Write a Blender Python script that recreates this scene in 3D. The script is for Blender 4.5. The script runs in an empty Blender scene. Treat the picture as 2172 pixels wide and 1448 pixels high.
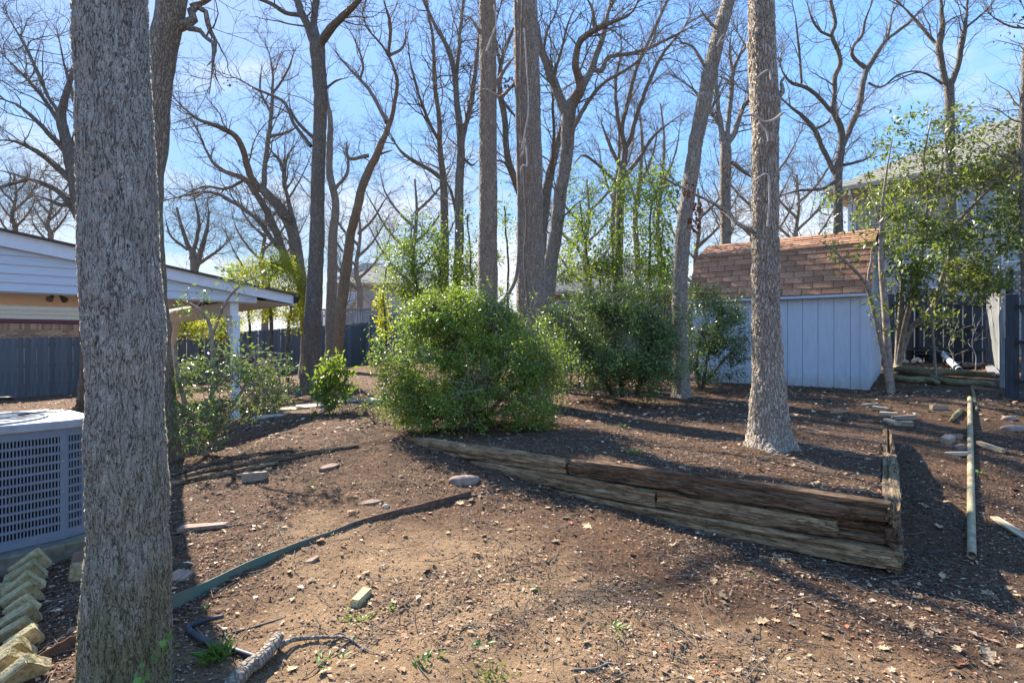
import bpy, math, random
import numpy as np
from mathutils import Vector, Matrix
SC = bpy.context.scene
C = SC.collection
R = math.radians
rng = np.random.default_rng(11)
random.seed(5)

# ---------------------------------------------------------------- camera, sky, sun, exposure
F = 1200.0; CX = 1086.0; CY = 724.0; CZ = 1.5          # focal length / centre of the 2172 px photograph, eye height
cam_d = bpy.data.cameras.new('camera'); cam_d.sensor_width = 36; cam_d.lens = 36 * F / 2172
cam_d.clip_start = 0.05; cam_d.clip_end = 2000
cam = bpy.data.objects.new('camera', cam_d); cam.location = (0, 0, CZ); cam.rotation_euler = (R(90), 0, 0)
C.objects.link(cam); SC.camera = cam

SUN_AZ, SUN_EL = 34.0, 38.0                            # degrees left of the view axis, degrees above the horizon
sl = bpy.data.lights.new('sun', 'SUN'); sl.energy = 4.7; sl.angle = R(0.5); sl.color = (1.0, 0.91, 0.78)
so = bpy.data.objects.new('sun', sl); C.objects.link(so)
sdir = Vector((-math.sin(R(SUN_AZ)) * math.cos(R(SUN_EL)), math.cos(R(SUN_AZ)) * math.cos(R(SUN_EL)), math.sin(R(SUN_EL))))
so.rotation_euler = sdir.to_track_quat('Z', 'Y').to_euler(); so.location = sdir * 60

SKY_K = 0.6
W = bpy.data.worlds.new('World'); SC.world = W; W.use_nodes = True
wn, wl = W.node_tree.nodes, W.node_tree.links
wn.clear()
def wnode(t, **k):
    n = wn.new(t)
    for a, b in k.items(): setattr(n, a, b)
    return n
sky = wnode('ShaderNodeTexSky', sky_type='NISHITA', sun_disc=False, sun_elevation=R(SUN_EL), sun_rotation=R(-SUN_AZ))
sky.air_density = 1.0; sky.dust_density = 0.15; sky.ozone_density = 3.0
bg = wnode('ShaderNodeBackground'); bg.inputs[1].default_value = 0.138
wo = wnode('ShaderNodeOutputWorld')
tc = wnode('ShaderNodeTexCoord')
sep = wnode('ShaderNodeSeparateXYZ'); wl.new(tc.outputs['Generated'], sep.inputs[0])
mp = wnode('ShaderNodeMapping'); mp.inputs['Scale'].default_value = (2.2, 2.2, 6.0); wl.new(tc.outputs['Generated'], mp.inputs[0])
nz = wnode('ShaderNodeTexNoise'); nz.inputs['Scale'].default_value = 1.6; nz.inputs['Detail'].default_value = 7; nz.inputs['Roughness'].default_value = 0.55
wl.new(mp.outputs[0], nz.inputs['Vector'])
def wmath(op, a, b, clamp=False):
    n = wnode('ShaderNodeMath', operation=op, use_clamp=clamp)
    for i, v in enumerate((a, b)):
        if isinstance(v, (int, float)): n.inputs[i].default_value = v
        else: wl.new(v, n.inputs[i])
    return n.outputs[0]
low = wmath('SUBTRACT', 1.0, wmath('MULTIPLY', sep.outputs[2], 2.6), True)          # more cloud towards the horizon
lowp = wmath('POWER', low, 1.3)
cl = wmath('MULTIPLY', wmath('SUBTRACT', wmath('ADD', nz.outputs[0], wmath('MULTIPLY', lowp, 0.42)), 0.6), 3.6, True)
cl = wmath('MULTIPLY', cl, 0.92)
lum = wnode('ShaderNodeRGBToBW'); wl.new(sky.outputs[0], lum.inputs[0])
soft = wmath('DIVIDE', 1.0, wmath('ADD', 0.05, wmath('MULTIPLY', lum.outputs[0], SKY_K)))       # soft shoulder, as a camera gives the glow round the sun
sc_ = wnode('ShaderNodeVectorMath', operation='SCALE'); wl.new(sky.outputs[0], sc_.inputs[0]); wl.new(soft, sc_.inputs[3])
hs = wnode('ShaderNodeHueSaturation'); hs.inputs['Saturation'].default_value = 1.12; hs.inputs['Value'].default_value = 1.0
wl.new(sc_.outputs[0], hs.inputs['Color'])
mx = wnode('ShaderNodeMix', data_type='RGBA'); wl.new(cl, mx.inputs[0]); wl.new(hs.outputs[0], mx.inputs[6]); mx.inputs[7].default_value = (2.3, 2.35, 2.5, 1)
wl.new(mx.outputs[2], bg.inputs[0]); wl.new(bg.outputs[0], wo.inputs[0])

vs = SC.view_settings; vs.view_transform = 'Standard'; vs.look = 'None'; vs.gamma = 1.0; vs.use_curve_mapping = False
vs.exposure = 1.85
SC.display_settings.display_device = 'sRGB'
SC.cycles.max_bounces = 6; SC.cycles.diffuse_bounces = 3; SC.cycles.glossy_bounces = 2; SC.cycles.transmission_bounces = 3
SC.cycles.transparent_max_bounces = 6; SC.cycles.use_denoising = True
SC.cycles.sample_clamp_indirect = 6.0

# ---------------------------------------------------------------- helpers
def tag(o, label=None, cat=None, group=None, kind=None):
    if label: o['label'] = label
    if cat: o['category'] = cat
    if group: o['group'] = group
    if kind: o['kind'] = kind
    return o
def empty(name, loc, label, cat, group=None, rz=0.0):
    o = bpy.data.objects.new(name, None); C.objects.link(o); o.location = loc; o.rotation_euler = (0, 0, rz)
    o.empty_display_size = 0.2
    return tag(o, label, cat, group)
def link(name, me, mat=None, parent=None, loc=(0, 0, 0), rot=(0, 0, 0)):
    o = bpy.data.objects.new(name, me); C.objects.link(o); o.location = loc; o.rotation_euler = rot
    if parent is not None: o.parent = parent
    if mat is not None and len(me.materials) == 0: me.materials.append(mat)
    return o
def mesh_py(name, v, f, smooth=False):
    me = bpy.data.meshes.new(name); me.from_pydata([tuple(p) for p in v], [], f); me.update()
    if smooth: me.polygons.foreach_set('use_smooth', [True] * len(me.polygons))
    return me
def mesh_np(name, v, f, smooth=False, col=None, rnd=None):
    v = np.asarray(v, dtype=np.float32).reshape(-1, 3); f = np.asarray(f, dtype=np.int32); k = f.shape[1]
    me = bpy.data.meshes.new(name); me.vertices.add(len(v)); me.vertices.foreach_set('co', v.ravel())
    me.loops.add(f.size); me.loops.foreach_set('vertex_index', f.ravel())
    me.polygons.add(len(f)); me.polygons.foreach_set('loop_start', np.arange(0, f.size, k, dtype=np.int32))
    try: me.polygons.foreach_set('loop_total', np.full(len(f), k, dtype=np.int32))
    except Exception: pass
    if smooth: me.polygons.foreach_set('use_smooth', np.ones(len(f), dtype=bool))
    if col is not None:
        a = me.attributes.new('col', 'FLOAT_COLOR', 'POINT'); a.data.foreach_set('color', np.asarray(col, dtype=np.float32).ravel())
    if rnd is not None:
        a = me.attributes.new('rnd', 'FLOAT', 'POINT'); a.data.foreach_set('value', np.asarray(rnd, dtype=np.float32).ravel())
    me.update(calc_edges=True)
    return me
class MB:
    """collects boxes, tubes and prisms into one mesh"""
    def __init__(s): s.v = []; s.f = []
    def add(s, v, f):
        n = len(s.v); s.v += [tuple(p) for p in v]; s.f += [tuple(i + n for i in q) for q in f]; return s
    def box(s, a, b, m=None):
        x0, y0, z0 = a; x1, y1, z1 = b
        v = [(x0, y0, z0), (x1, y0, z0), (x1, y1, z0), (x0, y1, z0), (x0, y0, z1), (x1, y0, z1), (x1, y1, z1), (x0, y1, z1)]
        if m is not None: v = [m @ Vector(p) for p in v]
        return s.add(v, [(3, 2, 1, 0), (4, 5, 6, 7), (0, 1, 5, 4), (1, 2, 6, 5), (2, 3, 7, 6), (3, 0, 4, 7)])
    def prism(s, poly, ax, d0, d1):
        """polygon in a plane, pushed along an axis; ax 'y': poly is (x,z)"""
        n = len(poly)
        def p(q, d): return (q[0], d, q[1]) if ax == 'y' else ((q[0], q[1], d) if ax == 'z' else (d, q[0], q[1]))
        v = [p(q, d0) for q in poly] + [p(q, d1) for q in poly]
        f = [tuple(range(n)), tuple(range(2 * n - 1, n - 1, -1))] + [(i, i + n, (i + 1) % n + n, (i + 1) % n) for i in range(n)]
        return s.add(v, f)
    def tube(s, pts, rad, k=8, cap=True):
        pts = [Vector(p) for p in pts]; n = len(pts)
        if not hasattr(rad, '__len__'): rad = [rad] * n
        v = []; ref = None
        for i in range(n):
            t = (pts[min(i + 1, n - 1)] - pts[max(i - 1, 0)]).normalized()
            if ref is None: ref = t.orthogonal().normalized()
            ref = (ref - t * ref.dot(t)).normalized(); b = t.cross(ref)
            for j in range(k):
                a = 2 * math.pi * j / k; v.append(pts[i] + (ref * math.cos(a) + b * math.sin(a)) * rad[i])
        f = [(i * k + j, i * k + (j + 1) % k, (i + 1) * k + (j + 1) % k, (i + 1) * k + j) for i in range(n - 1) for j in range(k)]
        if cap: f += [tuple(range(k - 1, -1, -1)), tuple(range((n - 1) * k, n * k))]
        return s.add(v, f)
    def build(s, name, mat, parent=None, loc=(0, 0, 0), rot=(0, 0, 0), smooth=False, bevel=0.0):
        me = mesh_py(name, s.v, s.f, smooth)
        if bevel:
            import bmesh
            b = bmesh.new(); b.from_mesh(me); bmesh.ops.recalc_face_normals(b, faces=b.faces)
            bmesh.ops.bevel(b, geom=list(b.edges), offset=bevel, segments=1, affect='EDGES', clamp_overlap=True); b.to_mesh(me); b.free()
        return link(name, me, mat, parent, loc, rot)

def hashn(ix, iy, seed):
    h = (ix.astype(np.int64) * 374761393 + iy.astype(np.int64) * 668265263 + seed * 69069) & 0x7fffffff
    h = ((h ^ (h >> 13)) * 1274126177) & 0x7fffffff
    return ((h ^ (h >> 16)) & 0xffff) / 65535.0
def vnoise(x, y, seed=0):
    x = np.asarray(x, float); y = np.asarray(y, float)
    ix, iy = np.floor(x), np.floor(y); fx, fy = x - ix, y - iy
    fx = fx * fx * (3 - 2 * fx); fy = fy * fy * (3 - 2 * fy)
    a, b = hashn(ix, iy, seed), hashn(ix + 1, iy, seed); c, d = hashn(ix, iy + 1, seed), hashn(ix + 1, iy + 1, seed)
    return (a * (1 - fx) + b * fx) * (1 - fy) + (c * (1 - fx) + d * fx) * fy
def fbm(x, y, seed=0, o=4):
    s = 0; a = 0.5
    for i in range(o): s = s + a * vnoise(np.asarray(x) * 2 ** i, np.asarray(y) * 2 ** i, seed + i * 17); a *= 0.5
    return s
def sstep(a, b, x):
    t = np.clip((x - a) / (b - a), 0, 1); return t * t * (3 - 2 * t)

# ---------------------------------------------------------------- terrain height
def P(px, py, Y): return Vector(((px - CX) / F * Y, Y, CZ - (py - CY) / F * Y))
_cp = np.array([(0, 0, 0), (-3, 0, 0.02), (3, 0, 0), (0, 2.4, 0), (2, 2.4, 0), (-1.6, 2.3, 0.0), (2.6, 3.5, 0.0), (1.5, 4.1, 0.05), (0.5, 4.85, 0.15), (-1.09, 6.0, 0.41),
  (3.13, 3.86, 0.0), (4.2, 5.2, 0.25), (6.3, 7.9, 0.66), (6.28, 9.9, 0.63), (3.82, 11.9, 0.66), (9.5, 14, 1.0), (11.7, 14, 1.0), (8.4, 11, 0.84), (7.5, 8.57, 0.62), (4.2, 2.5, 0), (6, 4, 0.12), (8, 6, 0.42),
  (-2.8, 3.5, 0.14), (-2.5, 2.9, 0.1), (-2.25, 4.1, 0.14), (-5.1, 10.4, 0.06), (-3.9, 7.1, 0.1), (-1.4, 7.2, 0.46), (-2.85, 8.85, 0.35), (-4.8, 13.6, 0.3), (-7.0, 22, 0.42), (-14.9, 16.5, -0.2), (-11.7, 19.7, 0.0),
  (-8.8, 22.6, 0.22), (-6.33, 25.1, 0.54), (-3.9, 22.7, 0.7), (1.87, 16.9, 0.6), (0, 12, 0.55), (10, 25, 1.3), (-20, 50, 1.2), (40, 60, 1.5), (-60, 60, 0.5), (-30, 5, -0.1), (30, 3, 0.6), (0, -20, 0), (0, 110, 1.5), (-9, 9, -0.05), (20, 20, 1.2)], float)
def _rbf(cp, lam=1e-3):
    n = len(cp); d = np.hypot(cp[:, None, 0] - cp[None, :, 0], cp[:, None, 1] - cp[None, :, 1])
    A = np.zeros((n + 3, n + 3)); A[:n, :n] = -d - lam * np.eye(n); A[:n, n] = 1; A[:n, n + 1:] = cp[:, :2]; A[n:, :n] = A[:n, n:].T
    return np.linalg.solve(A, np.r_[cp[:, 2], 0, 0, 0])
_w = _rbf(_cp)
def rbf(x, y):
    s = np.full(np.shape(x), _w[-3]) + _w[-2] * x + _w[-1] * y
    for i, (a, b, c) in enumerate(_cp): s = s - _w[i] * np.sqrt((x - a) ** 2 + (y - b) ** 2 + 0.02)
    return s
WA = Vector((-1.09, 6.06)); WC = Vector((2.48, 3.60)); WD = Vector((4.47, 6.63))       # front wall from A to C, side wall from C to D
uf = (WC - WA).normalized(); nf = Vector((uf.y, -uf.x))                                 # nf points to the camera side
ur = (WD - WC).normalized(); nr = Vector((ur.y, -ur.x))
def height(x, y, fine=True):
    x = np.asarray(x, float); y = np.asarray(y, float)
    lo = rbf(x, y)
    df = -((x - WA.x) * nf.x + (y - WA.y) * nf.y); dr = -((x - WC.x) * nr.x + (y - WC.y) * nr.y)
    along = (x - WA.x) * uf.x + (y - WA.y) * uf.y; alr = (x - WC.x) * ur.x + (y - WC.y) * ur.y
    w = sstep(0.03, 0.12, np.minimum(df, dr))
    w = w * sstep(-0.7, 0.15, along) * (1 - sstep(2.6, 5.0, np.maximum(alr, df)))
    te = 0.462 + 0.012 * np.clip(df, 0, 8) + 0.04 * np.exp(-((x - 2.36) ** 2 + (y - 5.2) ** 2) / 0.25)
    h = lo + (np.maximum(te, lo) - lo) * w
    if fine:
        nearf = np.clip(1.3 - y / 14, 0.25, 1)
        h = h + .05 * np.exp(-((x + 1.585) ** 2 + (y - 2.32) ** 2) / .12) + .05 * np.exp(-((x - 2.36) ** 2 + (y - 5.2) ** 2) / .16)
        h = h + nearf * (0.035 * (fbm(x * 1.7, y * 1.7, 3) - 0.47) + 0.028 * (fbm(x * 9, y * 9, 9, 3) - 0.44) + 0.014 * (vnoise(x * 38, y * 38, 5) - 0.5))
    return h
def hz(x, y): return float(height(np.array([x]), np.array([y]))[0])
_ys = np.linspace(1.6, 60, 5000)
def G(px, py):
    """where the ray through a photograph pixel meets the ground"""
    x = (px - CX) / F * _ys; z = CZ - (py - CY) / F * _ys
    b = np.nonzero(z < height(x, _ys, False))[0]
    i = b[0] if len(b) else len(_ys) - 1
    return Vector((x[i], _ys[i], hz(x[i], _ys[i])))

# ---------------------------------------------------------------- materials
class NT:
    def __init__(s, name):
        s.m = bpy.data.materials.new(name); s.m.use_nodes = True; s.t = s.m.node_tree; s.n = s.t.nodes; s.l = s.t.links
        s.n.clear(); s.out = s.n.new('ShaderNodeOutputMaterial'); s.b = s.n.new('ShaderNodeBsdfPrincipled'); s.l.new(s.b.outputs[0], s.out.inputs[0])
        s.tc = s.n.new('ShaderNodeTexCoord')
    def set(s, sock, v):
        if isinstance(v, bpy.types.NodeSocket): s.l.new(v, sock)
        else: sock.default_value = v if not isinstance(v, tuple) or len(v) != 3 or sock.type == 'VECTOR' else (*v, 1)
    def node(s, t, ins=None, **k):
        n = s.n.new(t)
        for a, b in k.items(): setattr(n, a, b)
        for a, b in (ins or {}).items(): s.set(n.inputs[a], b)
        return n
    def map(s, scale, src='Object'):
        return s.node('ShaderNodeMapping', {0: s.tc.outputs[src], 3: tuple(scale)}).outputs[0]
    def noise(s, vec, scale, detail=4, rough=0.55, dist=0.0):
        return s.node('ShaderNodeTexNoise', {'Vector': vec, 'Scale': scale, 'Detail': detail, 'Roughness': rough, 'Distortion': dist}).outputs[0]
    def math(s, op, a, b=0.0, clamp=False): return s.node('ShaderNodeMath', {0: a, 1: b}, operation=op, use_clamp=clamp).outputs[0]
    def ramp(s, fac, lo, hi): return s.node('ShaderNodeMapRange', {0: fac, 1: lo, 2: hi, 3: 0.0, 4: 1.0}).outputs[0]
    def mix(s, fac, a, b, mode='MIX'):
        n = s.node('ShaderNodeMix', data_type='RGBA', blend_type=mode); s.set(n.inputs[0], fac); s.set(n.inputs[6], a); s.set(n.inputs[7], b); return n.outputs[2]
    def bump(s, h, strength=0.5, dist=0.01):
        s.l.new(s.node('ShaderNodeBump', {'Height': h, 'Strength': strength, 'Distance': dist}).outputs[0], s.b.inputs['Normal'])
    def orand(s): return s.node('ShaderNodeObjectInfo').outputs['Random']
    def attr(s, name): return s.node('ShaderNodeAttribute', attribute_name=name)
    def done(s, col, rough=0.8, spec=0.3, metal=0.0):
        s.set(s.b.inputs['Base Color'], col); s.set(s.b.inputs['Roughness'], rough); s.b.inputs['Specular IOR Level'].default_value = spec; s.b.inputs['Metallic'].default_value = metal
        return s.m
def mat(name, c1, c2, scale=(1, 1, 1), ns=6.0, rough=0.8, bump=0.2, vary=0.25, spec=0.3, metal=0.0, lo=0.35, hi=0.65, dirt=None, detail=5):
    t = NT(name); v = t.map(scale); n = t.noise(v, ns, detail); c = t.mix(t.ramp(n, lo, hi), c1, c2)
    if dirt: c = t.mix(t.math('MULTIPLY', t.ramp(t.noise(t.map((1, 1, 1)), dirt[1], 6, 0.65), 0.52, 0.7), dirt[2]), c, dirt[0])
    if vary: c = t.mix(1.0, c, t.node('ShaderNodeCombineColor', {i: t.math('ADD', t.math('MULTIPLY', t.orand(), vary), 1 - vary / 2) for i in range(3)}).outputs[0], 'MULTIPLY')
    if bump: t.bump(n, bump, 0.01)
    return t.done(c, rough, spec, metal)
def platebark(name, dark, mid, light, depth, moss):
    """scaly plates: wavering upright cracks, broken across here and there"""
    t = NT(name); o = t.tc.outputs['Object']
    def ridge(sx, sz, sc, off):
        n = t.node('ShaderNodeTexNoise', {'Vector': t.node('ShaderNodeMapping', {0: o, 1: (off, off * .7, off * 1.3), 3: (sx, sx, sz)}).outputs[0], 'Scale': sc, 'Detail': 3.0, 'Roughness': .6, 'Distortion': .9}).outputs[0]
        return t.math('ABSOLUTE', t.math('SUBTRACT', n, .5))
    r1 = t.ramp(ridge(52, 11, 1.0, 0.0), 0.0, .085); r2 = t.ramp(ridge(100, 27, 1.0, 3.3), 0.0, .11); r3 = t.ramp(ridge(34, 40, 1.0, 7.1), 0.0, .06)
    cr = t.math('MULTIPLY', t.math('MINIMUM', r1, t.math('ADD', r3, .35)), t.math('ADD', t.math('MULTIPLY', r2, .6), .4))
    fine = t.noise(t.map((130, 130, 48)), 1.0, 5, .7); mid_n = t.noise(t.map((34, 34, 9)), 1.0, 4, .6)
    h = t.math('ADD', t.math('MULTIPLY', cr, .6), t.math('ADD', t.math('MULTIPLY', fine, .35), t.math('MULTIPLY', mid_n, .45)))
    c = t.mix(t.ramp(t.math('ADD', t.math('MULTIPLY', mid_n, .7), t.math('MULTIPLY', fine, .5)), .42, .8), mid, light)
    c = t.mix(t.math('MULTIPLY', t.ramp(t.noise(t.map((14, 14, 6)), 1.0, 3), .52, .7), .5), c, (.27, .21, .165))
    c = t.mix(t.math('MULTIPLY', t.ramp(fine, .58, .68), .6), c, (.66, .63, .6))
    c = t.mix(t.ramp(cr, .0, .42), dark, c)
    zz = t.node('ShaderNodeSeparateXYZ', {0: o}).outputs[2]
    mk = t.math('MULTIPLY', t.math('SUBTRACT', 1.0, t.ramp(zz, moss[0], moss[1])), t.ramp(t.noise(t.map((6, 6, 2.2)), 1.0, 6, .7), .3, .52))
    c = t.mix(t.math('MULTIPLY', mk, .9), c, t.mix(t.ramp(cr, 0, .5), dark, t.mix(fine, (.09, .085, .035), moss[2])))
    dn = t.node('ShaderNodeDisplacement', {'Height': h, 'Midlevel': .7, 'Scale': depth}); t.l.new(dn.outputs[0], t.out.inputs[2]); t.m.displacement_method = 'BOTH'
    return t.done(c, .8, .3)
def bark(name, dark, mid, light, s=(40, 40, 16), depth=0.012, true=False, moss=None, bump=0.8):
    t = NT(name); o = t.tc.outputs['Object']
    wob = t.node('ShaderNodeTexNoise', {'Vector': o, 'Scale': 9.0, 'Detail': 3.0}).outputs[1]
    wv = t.node('ShaderNodeVectorMath', {0: o, 1: t.node('ShaderNodeVectorMath', {0: t.node('ShaderNodeVectorMath', {0: wob, 1: (0.5, 0.5, 0.5)}, operation='SUBTRACT').outputs[0], 3: 0.07}, operation='SCALE').outputs[0]}, operation='ADD').outputs[0]
    v = t.node('ShaderNodeMapping', {0: wv, 3: tuple(s)}).outputs[0]
    vo = t.node('ShaderNodeTexVoronoi', {'Vector': v, 'Scale': 1.0}, feature='DISTANCE_TO_EDGE').outputs[0]
    vc = t.node('ShaderNodeTexVoronoi', {'Vector': v, 'Scale': 1.0}, feature='F1')
    cellv = t.node('ShaderNodeSeparateColor', {0: vc.outputs['Color']}).outputs[0]
    fine = t.noise(t.map((s[0] * 2.2, s[1] * 2.2, s[2] * 1.2)), 1.0, 5, 0.65)
    edge = t.ramp(vo, 0.0, 0.22)
    h = t.math('ADD', t.math('MULTIPLY', edge, 0.62), t.math('MULTIPLY', fine, 0.4)); h = t.math('ADD', h, t.math('MULTIPLY', cellv, 0.28))
    tone = t.math('ADD', t.math('MULTIPLY', cellv, 0.45), t.math('MULTIPLY', fine, 0.7))
    c = t.mix(t.ramp(tone, 0.3, 0.85), mid, light)
    c = t.mix(t.ramp(t.math('ADD', vo, t.math('MULTIPLY', fine, 0.12)), 0.02, 0.17), dark, c)
    big = t.noise(t.map((1, 1, 0.6)), 3.0, 3)
    c = t.mix(t.math('MULTIPLY', t.ramp(big, 0.35, 0.7), 0.45), c, t.mix(0.5, mid, (0.17, 0.12, 0.09)))
    if moss:
        zz = t.node('ShaderNodeSeparateXYZ', {0: o}).outputs[2]
        mk = t.math('MULTIPLY', t.math('SUBTRACT', 1.0, t.ramp(zz, moss[0], moss[1])), t.ramp(t.noise(t.map((5, 5, 2)), 1.0, 6, 0.7), 0.36, 0.58))
        c = t.mix(t.math('MULTIPLY', mk, 0.75), c, t.mix(edge, dark, moss[2]))
    if true:
        dn = t.node('ShaderNodeDisplacement', {'Height': h, 'Midlevel': 0.6, 'Scale': depth}); t.l.new(dn.outputs[0], t.out.inputs[2]); t.m.displacement_method = 'BOTH'
    else: t.bump(h, bump, depth)
    return t.done(c, 0.85, 0.25)
def woodmat(name, dark, mid, light, wet, rough=.92):
    """old timber along local x: fine grain, long dark checks, wet and rotten blotches"""
    t = NT(name); o = t.tc.outputs['Object']; grain = t.noise(t.map((9, 75, 75)), 1.5, 9, .65); band = t.noise(t.map((1.1, 16, 16)), 1.6, 4)
    ck = t.math('ABSOLUTE', t.math('SUBTRACT', t.noise(t.map((1.5, 34, 34)), 1.0, 5, .6, .4), .5)); ck2 = t.math('ABSOLUTE', t.math('SUBTRACT', t.noise(t.map((4, 70, 70)), 1.0, 3, .6, .4), .5))
    chk = t.math('MULTIPLY', t.ramp(ck, .0, .024), t.math('ADD', t.math('MULTIPLY', t.ramp(ck2, 0, .06), .5), .5))
    c = t.mix(t.ramp(t.math('ADD', t.math('MULTIPLY', grain, .6), t.math('MULTIPLY', band, .5)), .4, .72), mid, light)
    c = t.mix(t.ramp(t.noise(t.map((2.2, 7, 7)), 1.3, 7, .7), .5, .66), c, wet)
    c = t.mix(chk, dark, c)
    t.bump(t.math('ADD', t.math('MULTIPLY', chk, .8), t.math('MULTIPLY', grain, .5)), .7, .012)
    rv = t.math('ADD', t.math('MULTIPLY', t.orand(), .35), .82); c = t.mix(1.0, c, t.node('ShaderNodeCombineColor', {0: rv, 1: rv, 2: rv}).outputs[0], 'MULTIPLY')
    return t.done(c, rough, .2)
def leafmat(name, dark, light, trans=0.3, rough=0.4, spec=0.5):
    t = NT(name); r = t.attr('rnd').outputs['Fac']
    c = t.mix(r, dark, light); t.done(c, rough, spec)
    tr = t.node('ShaderNodeBsdfTranslucent'); t.set(tr.inputs[0], t.mix(0.6, c, t.mix(r, (light[0] * .95, light[1] * 1.0, light[2] * 0.45), (light[0] * 1.6, light[1] * 1.4, light[2] * 0.45))))
    ms = t.node('ShaderNodeMixShader'); ms.inputs[0].default_value = trans
    t.l.new(t.b.outputs[0], ms.inputs[1]); t.l.new(tr.outputs[0], ms.inputs[2]); t.l.new(ms.outputs[0], t.out.inputs[0])
    return t.m

M = {}
M['slate'] = mat('slate_fence_paint', (0.085, 0.105, 0.122), (0.125, 0.15, 0.17), (14, 14, 1.2), 3.0, 0.75, 0.25, 0.35)
M['slate2'] = mat('dark_fence_paint', (0.03, 0.034, 0.042), (0.05, 0.057, 0.068), (14, 14, 1.2), 3.0, 0.7, 0.25, 0.3)
M['weathered'] = mat('weathered_board', (0.2, 0.2, 0.2), (0.36, 0.36, 0.35), (18, 18, 1.0), 3.0, 0.85, 0.4, 0.3)
M['sunwood'] = mat('sunlit_rough_board', (0.11, 0.115, 0.115), (0.24, 0.245, 0.24), (18, 18, 1.0), 3.0, 0.85, 0.5, 0.4)
M['greywood'] = mat('grey_wood', (0.13, 0.125, 0.12), (0.27, 0.25, 0.24), (12, 12, 1.0), 3.0, 0.85, 0.4, 0.35)
M['siding'] = mat('pale_blue_siding', (0.50, 0.56, 0.63), (0.54, 0.60, 0.67), (2, 30, 30), 2.0, 0.6, 0.08, 0.06)
M['trim'] = mat('white_trim_paint', (0.62, 0.68, 0.76), (0.68, 0.74, 0.8), (3, 3, 3), 4.0, 0.55, 0.05, 0.05)
M['cream'] = mat('cream_soffit', (0.66, 0.70, 0.70), (0.70, 0.74, 0.73), (2, 2, 2), 3.0, 0.7, 0.05, 0.05)
M['tan'] = mat('tan_siding', (0.66, 0.55, 0.38), (0.7, 0.59, 0.42), (3, 3, 3), 3.0, 0.7, 0.05, 0.05)
M['maroon'] = mat('maroon_trim', (0.14, 0.05, 0.05), (0.17, 0.06, 0.06), (3, 3, 3), 3.0, 0.6, 0.05, 0.0)
M['brick'] = mat('house_brick', (0.38, 0.19, 0.11), (0.55, 0.33, 0.2), (9, 9, 9), 2.0, 0.9, 0.3, 0.7)
M['mortar'] = mat('mortar', (0.45, 0.42, 0.37), (0.52, 0.49, 0.44), (9, 9, 9), 4.0, 0.9, 0.3, 0.0)
M['black'] = mat('black_metal', (0.012, 0.013, 0.016), (0.02, 0.021, 0.025), (9, 9, 9), 4.0, 0.5, 0.05, 0.0)
M['roofdark'] = mat('roof_edge', (0.07, 0.06, 0.055), (0.11, 0.1, 0.09), (9, 9, 9), 4.0, 0.9, 0.3, 0.0)
M['roofgrey'] = mat('grey_shingle_roof', (0.21, 0.2, 0.165), (0.27, 0.255, 0.21), (1, 1, 1), 3.0, 0.9, 0.3, 0.25)
M['rooffar'] = mat('dark_shingle_roof', (0.12, 0.12, 0.125), (0.18, 0.18, 0.18), (4, 4, 12), 4.0, 0.9, 0.4, 0.2)
M['farbrick'] = mat('pale_far_brick', (0.40, 0.35, 0.31), (0.5, 0.45, 0.41), (3, 3, 12), 3.0, 0.9, 0.2, 0.1)
M['brownbrick'] = mat('brown_far_brick', (0.22, 0.14, 0.09), (0.32, 0.22, 0.14), (3, 3, 12), 3.0, 0.9, 0.2, 0.1)
M['greysiding'] = mat('grey_green_siding', (0.38, 0.38, 0.35), (0.43, 0.43, 0.40), (3, 3, 3), 3.0, 0.7, 0.05, 0.08)
M['eave'] = mat('eave_paint', (0.34, 0.29, 0.22), (0.4, 0.35, 0.27), (3, 3, 3), 3.0, 0.7, 0.05, 0.0)
t = NT('pale_blue_shed_paint'); v_ = t.map((9, 9, 1.2)); n_ = t.noise(v_, 2.5, 6); c_ = t.mix(t.ramp(n_, .3, .7), (0.44, 0.515, 0.60), (0.51, 0.585, 0.67))
c_ = t.mix(t.math('MULTIPLY', t.ramp(t.noise(t.map((3, 3, 1.0)), 1.6, 6, .65), .55, .72), .3), c_, (0.34, 0.37, 0.38))
z_ = t.node('ShaderNodeSeparateXYZ', {0: t.tc.outputs['Object']}).outputs[2]
c_ = t.mix(t.math('MULTIPLY', t.math('SUBTRACT', 1.0, t.ramp(t.math('ADD', z_, t.math('MULTIPLY', t.noise(t.map((7, 7, 7)), 1.0, 5, .7), -.45)), -.25, .1)), .7), c_, (0.3, 0.26, 0.17))
c_ = t.mix(t.ramp(t.noise(t.map((16, 16, 5)), 1.0, 7, .75), .68, .72), c_, (0.16, 0.17, 0.17))      # flaked and rotted spots
t.bump(n_, .2, .01); M['shedpaint'] = t.done(c_, .75, .3)
M['shingle'] = mat('brown_shingle', (0.26, 0.134, 0.08), (0.4, 0.228, 0.14), (1, 1, 1), 30.0, 0.95, 0.7, 0.5, spec=0.08, dirt=((0.2, 0.125, 0.075), 2.0, 0.5))
M['shinglebase'] = mat('roof_underlay', (0.02, 0.016, 0.014), (0.03, 0.025, 0.02), (1, 1, 1), 6.0, 0.95, 0.1, 0.0)
M['glass'] = mat('window_glass', (0.25, 0.32, 0.36), (0.33, 0.4, 0.44), (1, 1, 1), 2.0, 0.08, 0.0, 0.0, spec=0.8)
M['ac'] = mat('grey_blue_enamel', (0.13, 0.165, 0.21), (0.155, 0.19, 0.235), (3, 3, 3), 4.0, 0.5, 0.03, 0.0, dirt=((0.12, 0.125, 0.12), 5.0, 0.35), spec=0.35)
M['actop'] = mat('pale_enamel', (0.26, 0.29, 0.32), (0.31, 0.34, 0.37), (3, 3, 3), 4.0, 0.55, 0.03, 0.0, dirt=((0.22, 0.19, 0.13), 5.0, 0.5))
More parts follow.
